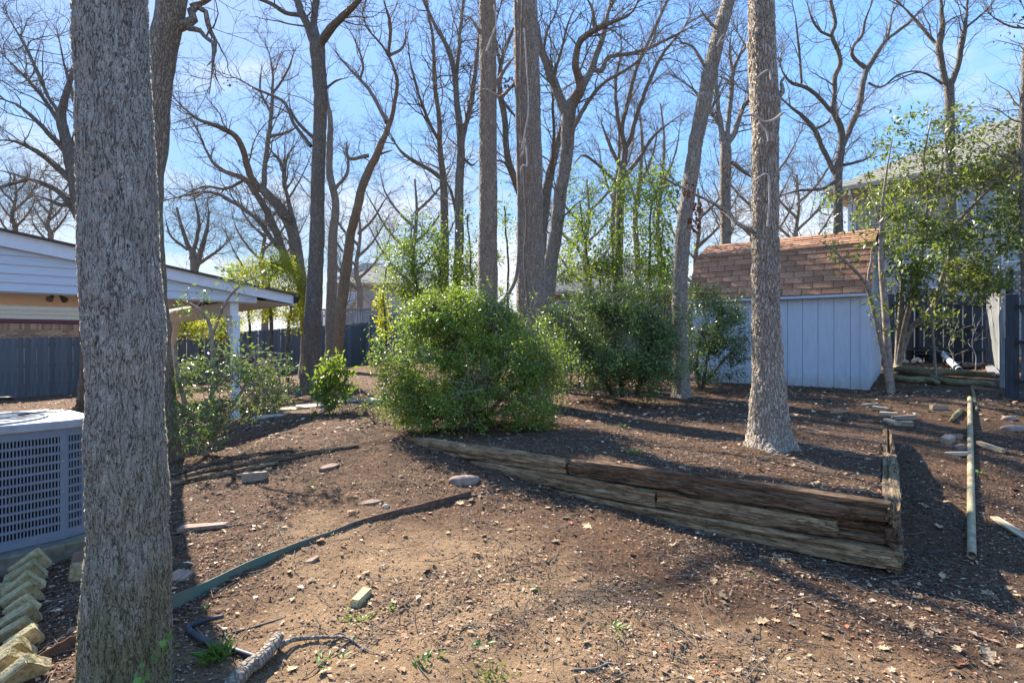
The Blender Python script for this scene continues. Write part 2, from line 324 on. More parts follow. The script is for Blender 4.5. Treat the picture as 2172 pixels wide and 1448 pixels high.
M['coil'] = mat('dark_coil', (0.012, 0.014, 0.018), (0.025, 0.028, 0.033), (60, 60, 4), 3.0, 0.6, 0.2, 0.0)
M['concrete'] = mat('mossy_concrete', (0.11, 0.1, 0.075), (0.19, 0.17, 0.135), (6, 6, 6), 3.0, 0.95, 0.6, 0.15, dirt=((0.16, 0.15, 0.06), 5.0, 0.7))
M['paver'] = mat('mossy_concrete_paver', (0.28, 0.215, 0.11), (0.48, 0.4, 0.22), (1, 1, 1), 40.0, 0.95, 1.0, 0.45, dirt=((0.2, 0.185, 0.06), 11.0, 0.7))
M['stone'] = mat('tan_sandstone', (0.2, 0.125, 0.088), (0.31, 0.205, 0.148), (1, 1, 1), 14.0, 0.9, 0.6, 0.3, dirt=((0.22, 0.17, 0.14), 9.0, 0.6))
M['rock'] = mat('pinkish_rock', (0.2, 0.135, 0.105), (0.34, 0.25, 0.2), (1, 1, 1), 12.0, 0.9, 0.7, 0.2, dirt=((0.16, 0.1, 0.08), 10.0, 0.7))
M['flag'] = mat('pale_flagstone', (0.36, 0.3, 0.22), (0.48, 0.42, 0.33), (1, 1, 1), 6.0, 0.9, 0.5, 0.2)
M['oldbrick'] = mat('tan_brick', (0.24, 0.185, 0.13), (0.36, 0.29, 0.21), (1, 1, 1), 25.0, 0.92, 0.6, 0.3, dirt=((0.25, 0.2, 0.13), 12.0, 0.6))
t = NT('green_enamel_steel'); n_ = t.noise(t.map((2, 2, 2)), 3.0, 6); d_ = t.node('ShaderNodeVectorMath', {0: t.tc.outputs['Object']}, operation='LENGTH').outputs['Value']
c_ = t.mix(t.ramp(n_, .35, .65), (0.06, 0.13, 0.11), (0.1, 0.185, 0.15)); k_ = t.math('ADD', t.ramp(d_, .75, 1.75), t.math('MULTIPLY', t.ramp(n_, .5, .72), .5), True)
M['edging'] = t.done(t.mix(k_, c_, t.mix(t.ramp(t.noise(t.map((9, 9, 9)), 2.0, 5), .35, .65), (0.085, 0.045, 0.03), (0.19, 0.115, 0.075))), .7, .3)
M['rust'] = mat('rusted_steel', (0.07, 0.04, 0.03), (0.14, 0.08, 0.055), (6, 6, 6), 3.0, 0.85, 0.4, 0.2)
M['timber'] = woodmat('rotting_timber', (0.018, 0.011, 0.007), (0.12, 0.07, 0.04), (0.3, 0.19, 0.11), (0.07, 0.042, 0.026))
M['timberpale'] = woodmat('pale_weathered_timber', (0.022, 0.014, 0.008), (0.23, 0.15, 0.08), (0.45, 0.31, 0.17), (0.13, 0.08, 0.043))
M['log'] = mat('mossy_log', (0.10, 0.08, 0.045), (0.27, 0.23, 0.12), (2, 20, 20), 2.0, 0.9, 0.9, 0.2, dirt=((0.16, 0.17, 0.03), 6.0, 0.6))
M['plank'] = mat('tan_plank', (0.28, 0.2, 0.12), (0.45, 0.35, 0.22), (2, 22, 22), 2.0, 0.85, 0.5, 0.3)
M['pole'] = mat('tarnished_pole', (0.26, 0.21, 0.12), (0.39, 0.325, 0.2), (3, 6, 6), 3.0, 0.7, 0.25, 0.0, dirt=((0.16, 0.09, 0.05), 5.0, 0.9), spec=0.2)
M['palepipe'] = mat('pale_pipe', (0.5, 0.52, 0.5), (0.62, 0.63, 0.6), (3, 6, 6), 3.0, 0.5, 0.1, 0.0, dirt=((0.2, 0.19, 0.17), 7.0, 0.7))
M['hose'] = mat('black_plastic_pipe', (0.022, 0.027, 0.034), (0.05, 0.058, 0.068), (1, 1, 1), 14.0, 0.55, 0.2, 0.0, dirt=((0.12, 0.09, 0.06), 9.0, 0.6))
M['verdigris'] = mat('verdigris_copper', (0.10, 0.2, 0.2), (0.18, 0.3, 0.29), (1, 1, 1), 20.0, 0.7, 0.2, 0.0)
M['dryleaf'] = mat('dry_oak_leaf', (0.30, 0.19, 0.10), (0.5, 0.36, 0.21), (1, 1, 1), 25.0, 0.8, 0.2, 0.9)
M['rustleaf'] = mat('rust_red_leaf', (0.28, 0.09, 0.04), (0.4, 0.16, 0.07), (1, 1, 1), 25.0, 0.8, 0.2, 0.5)
M['deadleaf'] = mat('dead_hanging_leaf', (0.14, 0.07, 0.045), (0.26, 0.14, 0.09), (1, 1, 1), 25.0, 0.8, 0.2, 0.6)
M['twig'] = mat('grey_twig', (0.1, 0.082, 0.064), (0.22, 0.185, 0.145), (1, 1, 1), 8.0, 0.9, 0.2, 0.1)
M['twigdark'] = mat('dark_twig', (0.06, 0.048, 0.04), (0.14, 0.115, 0.1), (1, 1, 1), 10.0, 0.9, 0.2, 0.1)
M['stem'] = mat('pale_speckled_stem', (0.17, 0.13, 0.10), (0.34, 0.28, 0.22), (1, 1, 1), 14.0, 0.85, 0.3, 0.1)
M['vine'] = mat('brown_vine', (0.13, 0.095, 0.07), (0.22, 0.17, 0.13), (1, 1, 1), 10.0, 0.85, 0.4, 0.1)
M['palevine'] = mat('pale_dry_vine', (0.33, 0.29, 0.25), (0.5, 0.45, 0.4), (1, 1, 1), 10.0, 0.85, 0.2, 0.1)
M['bark_plate'] = platebark('plated_grey_bark', (0.03, 0.024, 0.017), (0.34, 0.302, 0.24), (0.58, 0.54, 0.465), 0.015, (0.25, 1.5, (0.36, 0.315, 0.135)))
M['bark_furrow'] = bark('furrowed_brown_bark', (0.05, 0.036, 0.026), (0.26, 0.2, 0.145), (0.44, 0.37, 0.295), (48, 48, 8), 0.018, True)
M['bark_furrow2'] = bark('furrowed_tan_bark', (0.055, 0.042, 0.03), (0.29, 0.235, 0.175), (0.5, 0.435, 0.35), (48, 48, 9), 0.02, True)
M['bark'] = bark('rough_grey_bark', (0.05, 0.04, 0.031), (0.2, 0.165, 0.125), (0.36, 0.31, 0.25), (36, 36, 10), 0.03)
M['barkdark'] = bark('dark_bark', (0.042, 0.035, 0.029), (0.15, 0.128, 0.1), (0.28, 0.245, 0.2), (36, 36, 10), 0.03)
M['barkpale'] = bark('pale_grey_bark', (0.06, 0.05, 0.04), (0.24, 0.2, 0.155), (0.4, 0.35, 0.29), (36, 36, 10), 0.03)
M['holly'] = leafmat('glossy_holly_leaf', (0.07, 0.125, 0.025), (0.26, 0.37, 0.07), 0.42, 0.36, 0.5)
M['hollydark'] = leafmat('dark_glossy_leaf', (0.06, 0.11, 0.035), (0.2, 0.295, 0.09), 0.3, 0.38, 0.5)
M['privet'] = leafmat('privet_leaf', (0.075, 0.14, 0.022), (0.24, 0.34, 0.055), 0.45, 0.4, 0.4)
M['privetdark'] = leafmat('dusky_privet_leaf', (0.07, 0.11, 0.03), (0.23, 0.29, 0.08), 0.4, 0.4, 0.5)
M['yellowgreen'] = leafmat('yellow_green_leaf', (0.2, 0.25, 0.02), (0.48, 0.5, 0.045), 0.5, 0.5, 0.3)
M['grass'] = leafmat('grass_blade', (0.06, 0.13, 0.02), (0.17, 0.29, 0.06), 0.3, 0.45, 0.4)

# ---------------------------------------------------------------- ground sheet
def grid_axis(lo, hi, fine, far):
    a = list(np.arange(lo, hi, fine)); s = fine; x = hi
    while x < far[1]: a.append(x); s *= 1.12; x += s
    b = []; s = fine; x = lo
    while x > far[0]: s *= 1.12; x -= s; b.append(x)
    return np.array(b[::-1] + a)
gx = grid_axis(-3.6, 5.4, 0.029, (-130, 130)); gy = grid_axis(2.0, 8.4, 0.029, (-40, 260))
XX, YY = np.meshgrid(gx, gy); ZZ = height(XX, YY)
def blob(px, py, rx, ry):
    p = G(px, py); return np.exp(-(((XX - p.x) / rx) ** 2 + ((YY - p.y) / ry) ** 2))
sand = 1.0 * blob(800, 1330, 0.75, 0.75) + 0.95 * blob(1050, 1300, 0.85, 0.8) + 0.8 * blob(1350, 1400, 0.9, 0.45) + 0.7 * blob(950, 1180, 0.7, 0.5) + 0.45 * blob(1900, 1430, 1.3, 0.3) + 0.5 * blob(620, 1180, 0.3, 0.35) + 0.5 * blob(690, 1100, 0.5, 0.4) + 0.3 * blob(880, 1040, 0.5, 0.5) + 0.45 * blob(2000, 860, 0.9, 0.6) + 0.4 * blob(720, 860, 1.6, 1.6) + 0.5 * blob(1000, 1500, 2.5, 0.5)
sand = sand + 0.75 * (fbm(XX * 1.9, YY * 1.9, 31, 5) - 0.48) + 0.55 * (fbm(XX * 11, YY * 11, 77, 3) - 0.44)
sand = sstep(0.12, 1.05, sand) * (.55 + .45 * sstep(.3, .62, fbm(XX * 4.7, YY * 4.7, 51, 4)))
n0, n1 = len(gy), len(gx)
idx = np.arange(n0 * n1).reshape(n0, n1)
gf = np.stack([idx[:-1, :-1], idx[:-1, 1:], idx[1:, 1:], idx[1:, :-1]], -1).reshape(-1, 4)
gme = mesh_np('ground', np.stack([XX, YY, ZZ], -1), gf, True, rnd=sand.ravel())
t = NT('dirt_and_mulch'); sa = t.attr('rnd').outputs['Fac']; o3 = t.map((1, 1, 1))
nA = t.noise(o3, 2.2, 6, 0.6); nB = t.noise(o3, 34.0, 6, 0.7); nC = t.noise(o3, 120.0, 4, 0.7)
mul = t.mix(t.ramp(nB, 0.36, 0.66), (0.055, 0.031, 0.018), (0.22, 0.128, 0.073)); mul = t.mix(t.math('MULTIPLY', t.ramp(nC, 0.56, 0.72), 0.5), mul, (0.22, 0.155, 0.115))
mul = t.mix(t.math('MULTIPLY', t.ramp(nA, 0.4, 0.7), 0.3), mul, (0.15, 0.075, 0.045))
snd = t.mix(t.ramp(nB, 0.3, 0.7), (0.265, 0.165, 0.09), (0.42, 0.28, 0.16)); snd = t.mix(t.math('MULTIPLY', t.ramp(nC, 0.55, 0.75), 0.4), snd, (0.14, 0.08, 0.05))
t.bump(t.math('ADD', nB, t.math('MULTIPLY', nC, 0.8)), 1.0, 0.03)
ground = link('ground', gme, t.done(t.mix(sa, mul, snd), 0.95, 0.15))
tag(ground, 'bare sandy dirt and dark mulch sloping up to the fence', kind='structure')

def sandat(x, y):
    i = np.clip(np.searchsorted(gy, y), 0, len(gy) - 1); j = np.clip(np.searchsorted(gx, x), 0, len(gx) - 1); return sand[i, j]
# ---------------------------------------------------------------- litter nobody could count
def quads(cx, cy, L, Wd, yaw, tilt, roll, lift, cols):
    n = len(cx); cz = height(cx, cy) + lift
    a = np.stack([np.cos(yaw), np.sin(yaw), np.tan(tilt)], -1); b = np.stack([-np.sin(yaw), np.cos(yaw), np.tan(roll)], -1)
    c = np.stack([cx, cy, cz], -1); L = L[:, None] / 2; Wd = Wd[:, None] / 2
    up = np.array([0, 0, 1.0]) * Wd * 0.35
    v = np.stack([c - a * L, c + b * Wd + up, c + a * L, c - b * Wd + up], 1).reshape(-1, 3)
    i = np.arange(n)[:, None] * 4
    f = np.concatenate([np.concatenate([i, i + 1, i + 2], 1), np.concatenate([i, i + 2, i + 3], 1)], 0)
    return v, f, np.repeat(np.c_[cols, np.ones(n)], 4, 0)
def lit_points(n, x0, x1, y0, y1, fall=1.0):
    x = rng.uniform(x0, x1, n * 3); y = rng.uniform(y0, y1, n * 3)
    keep = rng.random(n * 3) < np.clip((y0 / y) ** fall, 0, 1)
    keep &= (np.abs(x) < 0.98 * y + 0.5) & (rng.random(n * 3) < 0.22 + 2.6 * np.clip(fbm(x * 1.6, y * 1.6, 5, 4) - 0.34, 0, 1) + 1.2 * np.exp(-np.abs((x - WA.x) * nf.x + (y - WA.y) * nf.y - .1) / .09) * (x > -1) * (x < 2.6))
    keep &= rng.random(n * 3) > .35 * sandat(x, y)
    x, y = x[keep], y[keep]; return x, y
pal = np.array([(0.045, 0.026, 0.018), (0.085, 0.05, 0.034), (0.16, 0.095, 0.06), (0.26, 0.16, 0.1), (0.4, 0.275, 0.175), (0.52, 0.39, 0.27), (0.62, 0.51, 0.39), (0.3, 0.11, 0.05)])
t = NT('litter'); t.done(t.attr('col').outputs['Color'], 0.85, 0.2); M['litter'] = t.m
def litter(name, label, n, box, L, W, p, fall=1.0, lift=0.004):
    x, y = lit_points(n, *box, fall); k = len(x); l = rng.uniform(*L, k)
    cols = pal[rng.choice(len(pal), k, p=p)] * rng.uniform(0.75, 1.25, (k, 1))
    sm = sandat(x, y)[:, None]; cols = np.where(cols.sum(1, keepdims=True) < .45, cols * (1 - .75 * sm) + np.array([(.26, .165, .095)]) * rng.uniform(.5, 1.2, (k, 1)) * .75 * sm, cols)
    v, f, c = quads(x, y, l, l * rng.uniform(*W, k), rng.uniform(0, 6.28, k), rng.normal(0, 0.17, k), rng.normal(0, 0.2, k), lift + 0.04 * l, np.clip(cols, 0, 1))
    o = link(name, mesh_np(name, v, f, False, col=c), M['litter']); return tag(o, label, kind='stuff')
litter('wood_chips', 'dark brown wood chips and leaf crumbs strewn over the dirt', 300000, (-5, 7, 2.0, 12), (0.006, 0.023), (0.3, 0.8), (.27, .26, .21, .13, .07, .025, .005, .03), 1.1)
litter('small_leaves', 'small pale dry leaves scattered over the mulch', 120000, (-6, 10, 2.0, 18), (0.009, 0.026), (0.3, 0.7), (.04, .09, .18, .25, .25, .12, .03, .04), 1.0, 0.006)
litter('leaf_flakes', 'tan and brown broken leaf flakes lying over the near mulch', 6000, (-5, 7, 2.0, 11), (0.026, 0.055), (0.35, 0.7), (.05, .1, .2, .27, .22, .09, .02, .05), 1.0, 0.008)
litter('coarse_leaves', 'dry brown leaves lying about on the far slope', 15000, (-14, 14, 7, 25), (0.04, 0.09), (0.4, 0.8), (.1, .12, .16, .2, .2, .12, .05, .05), 0.8, 0.006)

# batches of thin tubes --------------------------------------------------
def tubes(Pts, Rad, k):
    """Pts (N,K,3), Rad (N,K) -> vertices, quads"""
    N, K = Rad.shape
    T = np.empty_like(Pts); T[:, 1:-1] = Pts[:, 2:] - Pts[:, :-2]; T[:, 0] = Pts[:, 1] - Pts[:, 0]; T[:, -1] = Pts[:, -1] - Pts[:, -2]
    T /= np.linalg.norm(T, axis=-1, keepdims=True) + 1e-9
    ref = np.tile(np.array([0.31, 0.17, 0.93]), (N, K, 1)); ax = np.abs(T[..., 2:3]) > 0.85
    ref = np.where(ax, np.array([0.93, 0.31, 0.17]), ref)
    bad = ax.any(1) & ~ax.all(1)                                       # keep one reference for a whole strand
    ref[bad[:, 0]] = np.array([0.66, -0.74, 0.13])
    A = np.cross(T, ref); A /= np.linalg.norm(A, axis=-1, keepdims=True) + 1e-9; B = np.cross(T, A)
    ang = np.arange(k) * 2 * np.pi / k
    V = Pts[:, :, None] + Rad[:, :, None, None] * (A[:, :, None] * np.cos(ang)[:, None] + B[:, :, None] * np.sin(ang)[:, None])
    base = (np.arange(N)[:, None, None] * K + np.arange(K - 1)[None, :, None]) * k; j = np.arange(k)[None, None]; j1 = (j + 1) % k
    Fq = np.stack([base + j, base + j1, base + k + j1, base + k + j], -1).reshape(-1, 4)
    return V.reshape(-1, 3), Fq
def join(parts):
    v = []; f = []; n = 0
    for a, b in parts: v.append(a); f.append(b + n); n += len(a)
    return np.concatenate(v), np.concatenate(f)
def sticks(name, label, n, box, L, rad, colmat, fall=1.0):
    x, y = lit_points(n, *box, fall); k = len(x); yaw = rng.uniform(0, 6.28, k); l = rng.uniform(*L, k) ** 1.0
    s = np.linspace(-0.5, 0.5, 4)[None]; bend = rng.normal(0, 0.12, k)[:, None]
    px = x[:, None] + l[:, None] * (np.cos(yaw)[:, None] * s - np.sin(yaw)[:, None] * bend * (s * 2) ** 2); py = y[:, None] + l[:, None] * (np.sin(yaw)[:, None] * s + np.cos(yaw)[:, None] * bend * (s * 2) ** 2)
    pz = height(px, py) + rad[1] + rng.uniform(0.0, 0.015, k)[:, None]
    r = rng.uniform(*rad, k)[:, None] * np.linspace(1, 0.5, 4)[None]
    v, f = tubes(np.stack([px, py, pz], -1), np.repeat(r, 1, 0), 3)
    return tag(link(name, mesh_np(name, v, f), colmat), label, kind='stuff')
sticks('fine_twigs', 'fine dark twigs and stalks scattered over the dirt', 6500, (-5, 7, 2.0, 10), (0.04, 0.22), (0.0012, 0.003), M['twigdark'])
sticks('pale_twigs', 'pale grey twigs scattered over the mulch', 6500, (-5, 8, 2.0, 12), (0.06, 0.4), (0.0015, 0.0035), M['twig'])

# ---------------------------------------------------------------- fences
def fence(label, A, B, w, top, base, th, mat_, rails=True, gap=0.006, group=None, dogear=True, railside=-1, name='board_fence', railmat=None, postx=2.4, jit=0.012):
    """boards from A to B; top(d), base(d) give heights along it"""
    A = Vector(A); B = Vector(B); L = (B - A).length; ang = math.atan2(B.y - A.y, B.x - A.x)
    root = empty(name, (A.x, A.y, base(0)), label, 'fence', group, ang); z0 = base(0)
    n = int(L / w); c = 0.02 if dogear else 0.0
    mb = MB(); x = w / 2 - gap / 2
    poly = [(-x, 0), (x, 0), (x, 1 - c), (x - c, 1), (-x + c, 1), (-x, 1 - c)] if dogear else [(-x, 0), (x, 0), (x, 1), (-x, 1)]
    mb.prism(poly, 'y', -th / 2, th / 2); me = mesh_py('board', mb.v, mb.f); me.materials.append(mat_)
    for i in range(n):
        d = (i + 0.5) * w; zb, zt = base(d), top(d)
        o = link('board', me, None, root, (d, random.uniform(-0.003, 0.003), zb - z0), (0, random.uniform(-jit, jit) * 0.4, 0)); o.scale = (1, 1, zt - zb + random.uniform(-jit, jit))
    if rails:
        for k in (0.18, 0.5, 0.84):
            r = MB(); y = railside * (th / 2 + 0.022); pts = [0, L / 2, L]
            for a, b in zip(pts[:-1], pts[1:]):
                za = base(a) - z0 + (top(a) - base(a)) * k; zb = base(b) - z0 + (top(b) - base(b)) * k
                r.add([(a, y - .019, za), (b, y - .019, zb), (b, y + .019, zb), (a, y + .019, za), (a, y - .019, za + .09), (b, y - .019, zb + .09), (b, y + .019, zb + .09), (a, y + .019, za + .09)], [(3, 2, 1, 0), (4, 5, 6, 7), (0, 1, 5, 4), (1, 2, 6, 5), (2, 3, 7, 6), (3, 0, 4, 7)])
            r.build('rail', railmat or mat_, root)
        d = 0.05
        while d < L:
            y = railside * (th / 2 + 0.09); MB().box((d - .045, y - .045, base(d) - z0 - 0.1), (d + .045, y + .045, top(d) - z0 - 0.06)).build('post', railmat or mat_, root); d += postx
    return root
def lin(pts):
    xs = [p[0] for p in pts]; zs = [p[1] for p in pts]
    return lambda d: float(np.interp(d, xs, zs))
fence('dark slate board fence behind the patio cover, the long left run', (-17.0, 14.4), (-6.33, 25.1), 0.145, lin([(0, 1.5), (3, 1.6), (8, 1.75), (12, 2.07), (15.1, 2.36)]), lin([(0, -0.3), (3, -0.23), (7.5, -0.05), (11.6, 0.2), (15.1, 0.52)]), 0.018, M['slate'], railside=1)
fence('dark slate board fence running behind the holly bushes to the shed', (-6.30, 25.04), (4.75, 14.0), 0.145, lin([(0, 2.66), (3.5, 2.58), (11.6, 2.42), (15.6, 2.4)]), lin([(0, 0.5), (3.5, 0.66), (11.6, 0.58), (15.6, 0.68)]), 0.018, M['slate'], railside=1)
fence('weathered grey picket fence of the neighbour above the dark fence', (-10.5, 30.5), (-4.6, 29.5), 0.13, lin([(0, 3.12), (3, 3.3), (6, 3.0)]), lin([(0, 1.2), (6, 1.3)]), 0.02, M['weathered'], gap=0.035, railside=1, name='picket_fence', railmat=M['greywood'])
MB().box((0, -.05, 0), (6, .07, .1)).build('cap_rail', M['greywood'], bpy.data.objects['picket_fence'], (0, 0, 1.95), (0, 0.0, 0))
fence('blackish board fence with bright gaps behind the leafy privet', (7.6, 14.35), (12.0, 13.65), 0.215, lin([(0, 2.75), (4, 2.6)]), lin([(0, 0.98), (4, 0.95)]), 0.02, M['slate2'], gap=0.022, dogear=False, railside=-1)
# sunlit weathered panel, lattice, gate at the right
fence('sunlit rough grey-white board panel between dark fence and gate', (11.3, 13.45), (9.95, 11.5), 0.17, lin([(0, 2.55), (0.8, 2.6), (1.3, 2.95), (2.4, 3.1)]), lin([(0, 0.98), (2.4, 0.9)]), 0.024, M['sunwood'], gap=0.012, dogear=False, railside=1, jit=0.03, rails=False, name='wooden_screen')
root = empty('lattice_screen', (10.35, 11.75, 0.9), 'brown diamond lattice screen above the sunlit board panel', 'lattice', None, R(-12))
MB().box((-0.05, -.03, 1.98), (1.5, .03, 2.06)).build('top_rail', M['greywood'], root); MB().box((-0.05, -.03, 1.28), (1.5, .03, 1.36)).build('bottom_rail', M['greywood'], root)
for x in (-0.06, 1.46): MB().box((x, -.045, 0), (x + .09, .045, 2.1)).build('post', M['slate2'], root)
for k in range(-5, 13):
    for s in (1, -1):
        x0 = k * 0.115; x1 = x0 + 0.62 * s; a = (x0 if s > 0 else x0 + 0.0)
        lo, hi = sorted((x0, x1))
        if lo < -0.02 or hi > 1.46: 
            if hi < 0.1 or lo > 1.4: continue
        ta = max(0, (0 - x0) / (x1 - x0)) if s > 0 else max(0, (1.44 - x0) / (x1 - x0)); tb = min(1, (1.44 - x0) / (x1 - x0)) if s > 0 else min(1, (0 - x0) / (x1 - x0))
        if tb - ta < 0.08: continue
        xa, xb = x0 + ta * (x1 - x0), x0 + tb * (x1 - x0); za, zb = 1.36 + .62 * ta, 1.36 + .62 * tb; y = 0.008 * s; q = 0.022
        MB().add([(xa - q, y - .004, za), (xa + q, y - .004, za), (xb + q, y - .004, zb), (xb - q, y - .004, zb), (xa - q, y + .004, za), (xa + q, y + .004, za), (xb + q, y + .004, zb), (xb - q, y + .004, zb)], [(0, 1, 2, 3), (7, 6, 5, 4), (0, 4, 5, 1), (1, 5, 6, 2), (2, 6, 7, 3), (3, 7, 4, 0)]).build('slat', M['greywood'], root)
root = empty('fence_gate', (7.62, 8.62, 0.6), 'dark slate gate with three rails hung on a thick post', 'gate', None, math.atan2(-0.75, 0.66))
MB().box((-.075, -.075, -0.1), (.075, .075, 1.62)).build('post', M['slate2'], root, bevel=0.006)
for i in range(9): MB().box((.1 + i * .145, .03, .05 - .03 * i), (.238 + i * .145, .05, 1.62 - .02 * i)).build('board', M['slate'], root)
for z in (.22, .8, 1.34): MB().box((.09, -.012, z), (1.4, .026, z + .13)).build('rail', M['slate'], root)
MB().add([(.12, -.012, .36), (.26, -.012, .36), (1.38, -.012, 1.33), (1.24, -.012, 1.33), (.12, .024, .36), (.26, .024, .36), (1.38, .024, 1.33), (1.24, .024, 1.33)], [(0, 1, 2, 3), (7, 6, 5, 4), (0, 4, 5, 1), (1, 5, 6, 2), (2, 6, 7, 3), (3, 7, 4, 0)]).build('brace', M['slate'], root)
for z in (.27, .86, 1.39): MB().box((.04, -.09, z), (.3, -.079, z + .05)).box((.05, -.1, z - .02), (.075, -.074, z + .07)).build('hinge', M['black'], root)
b = P(2131, 800, 9.6); zg = hz(b.x, b.y)
o = MB().tube([(0, 0, -.1), (0.01, 0, .6), (-0.01, .01, 1.2), (0.02, 0, 1.55)], [.07, .066, .064, .06], 12).build('round_post', M['weathered'], None, (b.x, b.y, zg), smooth=False); tag(o, 'leaning round grey post beside the gate', 'post')

# ---------------------------------------------------------------- patio cover at the left
PA = math.atan2(0.67, 0.74)
pat = empty('patio_cover', (-5.08, 10.4, 0.04), 'pale blue gabled patio cover on white posts', 'patio cover', None, PA)
zb = 2.19; LX = -6.0; RX = 0.98
def rake(x): return 2.36 + (RX - x) * 0.166             # top of the rake board, local
MB().add([(LX, -.14, rake(LX) - .25), (RX, -.14, rake(RX) - .17), (RX, -.14, rake(RX) - .002), (LX, -.14, rake(LX) - .002), (LX, -.11, rake(LX) - .25), (RX, -.11, rake(RX) - .17), (RX, -.11, rake(RX) - .002), (LX, -.11, rake(LX) - .002)], [(0, 1, 2, 3), (7, 6, 5, 4), (0, 4, 5, 1), (1, 5, 6, 2), (2, 6, 7, 3), (3, 7, 4, 0)]).build('rake_board', M['trim'], pat)
z = zb + 0.0; k = 0
while z < rake(LX) - .25:
    z1 = z + .132
    # the board ends where the sloping rake board covers it
    xr = min(RX - (z - 2.36 + .12) / 0.166, 0.35); xr1 = min(RX - (z1 - 2.36 + .12) / 0.166, 0.35)
    xr1 = max(xr1, LX + .1)
    if xr > LX + .1:
        MB().add([(LX, -.085, z), (xr, -.085, z), (xr1, -.07, z1), (LX, -.07, z1), (LX, -.05, z), (xr, -.05, z), (xr1, -.05, z1), (LX, -.05, z1)], [(0, 1, 2, 3), (7, 6, 5, 4), (0, 4, 5, 1), (1, 5, 6, 2), (2, 6, 7, 3), (3, 7, 4, 0)]).build('siding_board', M['siding'], pat)
    z = z1
MB().box((LX, -.048, zb - .02), (0.35, .05, zb + .12)).build('front_beam', M['siding'], pat)
for s in (1,):
    v = [(LX - .2, -.2, rake(LX - .2)), (RX + .08, -.2, rake(RX + .08)), (RX + .08, 6.2, rake(RX + .08)), (LX - .2, 6.2, rake(LX - .2))]
    v += [(a, b, c + .035) for a, b, c in v]
    MB().add(v, [(3, 2, 1, 0), (4, 5, 6, 7), (0, 1, 5, 4), (1, 2, 6, 5), (2, 3, 7, 6), (3, 0, 4, 7)]).build('roof', M['roofdark'], pat)
MB().box((LX, .06, zb + .1), (0.04, 6.1, zb + .13)).build('ceiling', M['cream'], pat)
MB().add([(0.1, -.1, zb + .06), (RX, -.1, rake(RX) - .18), (RX, 6.1, rake(RX) - .18), (0.1, 6.1, zb + .06)], [(0, 1, 2, 3)]).build('soffit', M['cream'], pat)
MB().box((RX, -.18, rake(RX) - .2), (RX + .012, 6.15, rake(RX) - .02)).build('side_fascia', M['trim'], pat)
MB().prism([(RX + .014, rake(RX) - .15), (RX + .1, rake(RX) - .15), (RX + .14, rake(RX) - .03), (RX + .014, rake(RX) - .03)], 'y', -.2, 6.2).build('gutter', M['black'], pat)
MB().box((-.09, .0, zb - .26), (.05, 6.0, zb - .02)).build('side_beam', M['cream'], pat)
for y in (0.02, 5.1):
    MB().box((-.065, y - .065, -.15), (.065, y + .065, zb - .262)).build('post', M['trim'], pat, bevel=.006)
    s = 1 if y < 1 else -1
    MB().add([(-.05, y + s * .066, zb - .85), (.05, y + s * .066, zb - .85), (.05, y + s * .066, zb - .7), (-.05, y + s * .066, zb - .7), (-.05, y + s * .55, zb - .262), (.05, y + s * .55, zb - .262), (.05, y + s * .42, zb - .262), (-.05, y + s * .42, zb - .262)], [(0, 1, 2, 3), (7, 6, 5, 4), (0, 4, 5, 1), (1, 5, 6, 2), (2, 6, 7, 3), (3, 7, 4, 0)]).build('brace', M['cream'], pat)
# flood light on the soffit
fp = P(120, 633, 9.6); fl = empty('flood_light', (fp.x, fp.y, 2.36), 'twin bronze flood light hanging under the patio ceiling', 'flood light', None, PA)
MB().tube([(0, 0, 0), (0, 0, -.035)], .055, 14).build('base', M['greywood'], fl)
for s in (-1, 1):
    MB().tube([(0, 0, -.03), (s * .05, -.02, -.07), (s * .065, -.04, -.1)], .011, 8).build('arm', M['greywood'], fl)
    MB().tube([(s * .05, -.01, -.08), (s * .07, -.05, -.115), (s * .095, -.10, -.15), (s * .1, -.112, -.157)], [.022, .032, .052, .054], 14).build('lamp_head', M['greywood'], fl, smooth=False)

# brick house seen under the patio cover
bh = empty('brick_house', (-17.2, 19.0, -0.3), 'tan sided house with a low brick band beyond the left fence', 'house', None, PA)
zr = 2.14 + .3
MB().box((-6, .02, 0), (4.2, 7, zr - .02)).build('brick_backing', M['mortar'], bh)
me_r = mesh_py('brick', *(lambda m: (m.v, m.f))(MB().box((-.1, -.012, -.03), (.1, .018, .03)))); me_r.materials.append(M['brick'])
me_s = mesh_py('soldier_brick', *(lambda m: (m.v, m.f))(MB().box((-.031, -.012, -.105), (.031, .018, .105)))); me_s.materials.append(M['brick'])
for i in range(52): link('soldier_brick', me_s, None, bh, (-0.6 + i * .0745, 0.0, zr - .13))
for r_ in range(8):
    for i in range(18): link('brick', me_r, None, bh, (-0.6 + (i + .5 * (r_ % 2)) * .213, 0.0, zr - .285 - r_ * .074))
MB().box((-6, -.03, zr), (4.2, .05, zr + .13)).build('band', M['maroon'], bh)
for i in range(9): MB().add([(-6, -.014, zr + .132 + i * .15), (4.2, -.014, zr + .132 + i * .15), (4.2, .004, zr + .28 + i * .15), (-6, .004, zr + .28 + i * .15), (-6, .02, zr + .132 + i * .15), (4.2, .02, zr + .132 + i * .15), (4.2, .02, zr + .28 + i * .15), (-6, .02, zr + .28 + i * .15)], [(0, 1, 2, 3), (7, 6, 5, 4), (0, 4, 5, 1), (1, 5, 6, 2), (2, 6, 7, 3), (3, 7, 4, 0)]).build('siding_board', M['tan'], bh)
MB().box((-6, .03, zr), (4.2, 7, zr + 1.48)).build('wall', M['tan'], bh)
zt = zr + 1.48
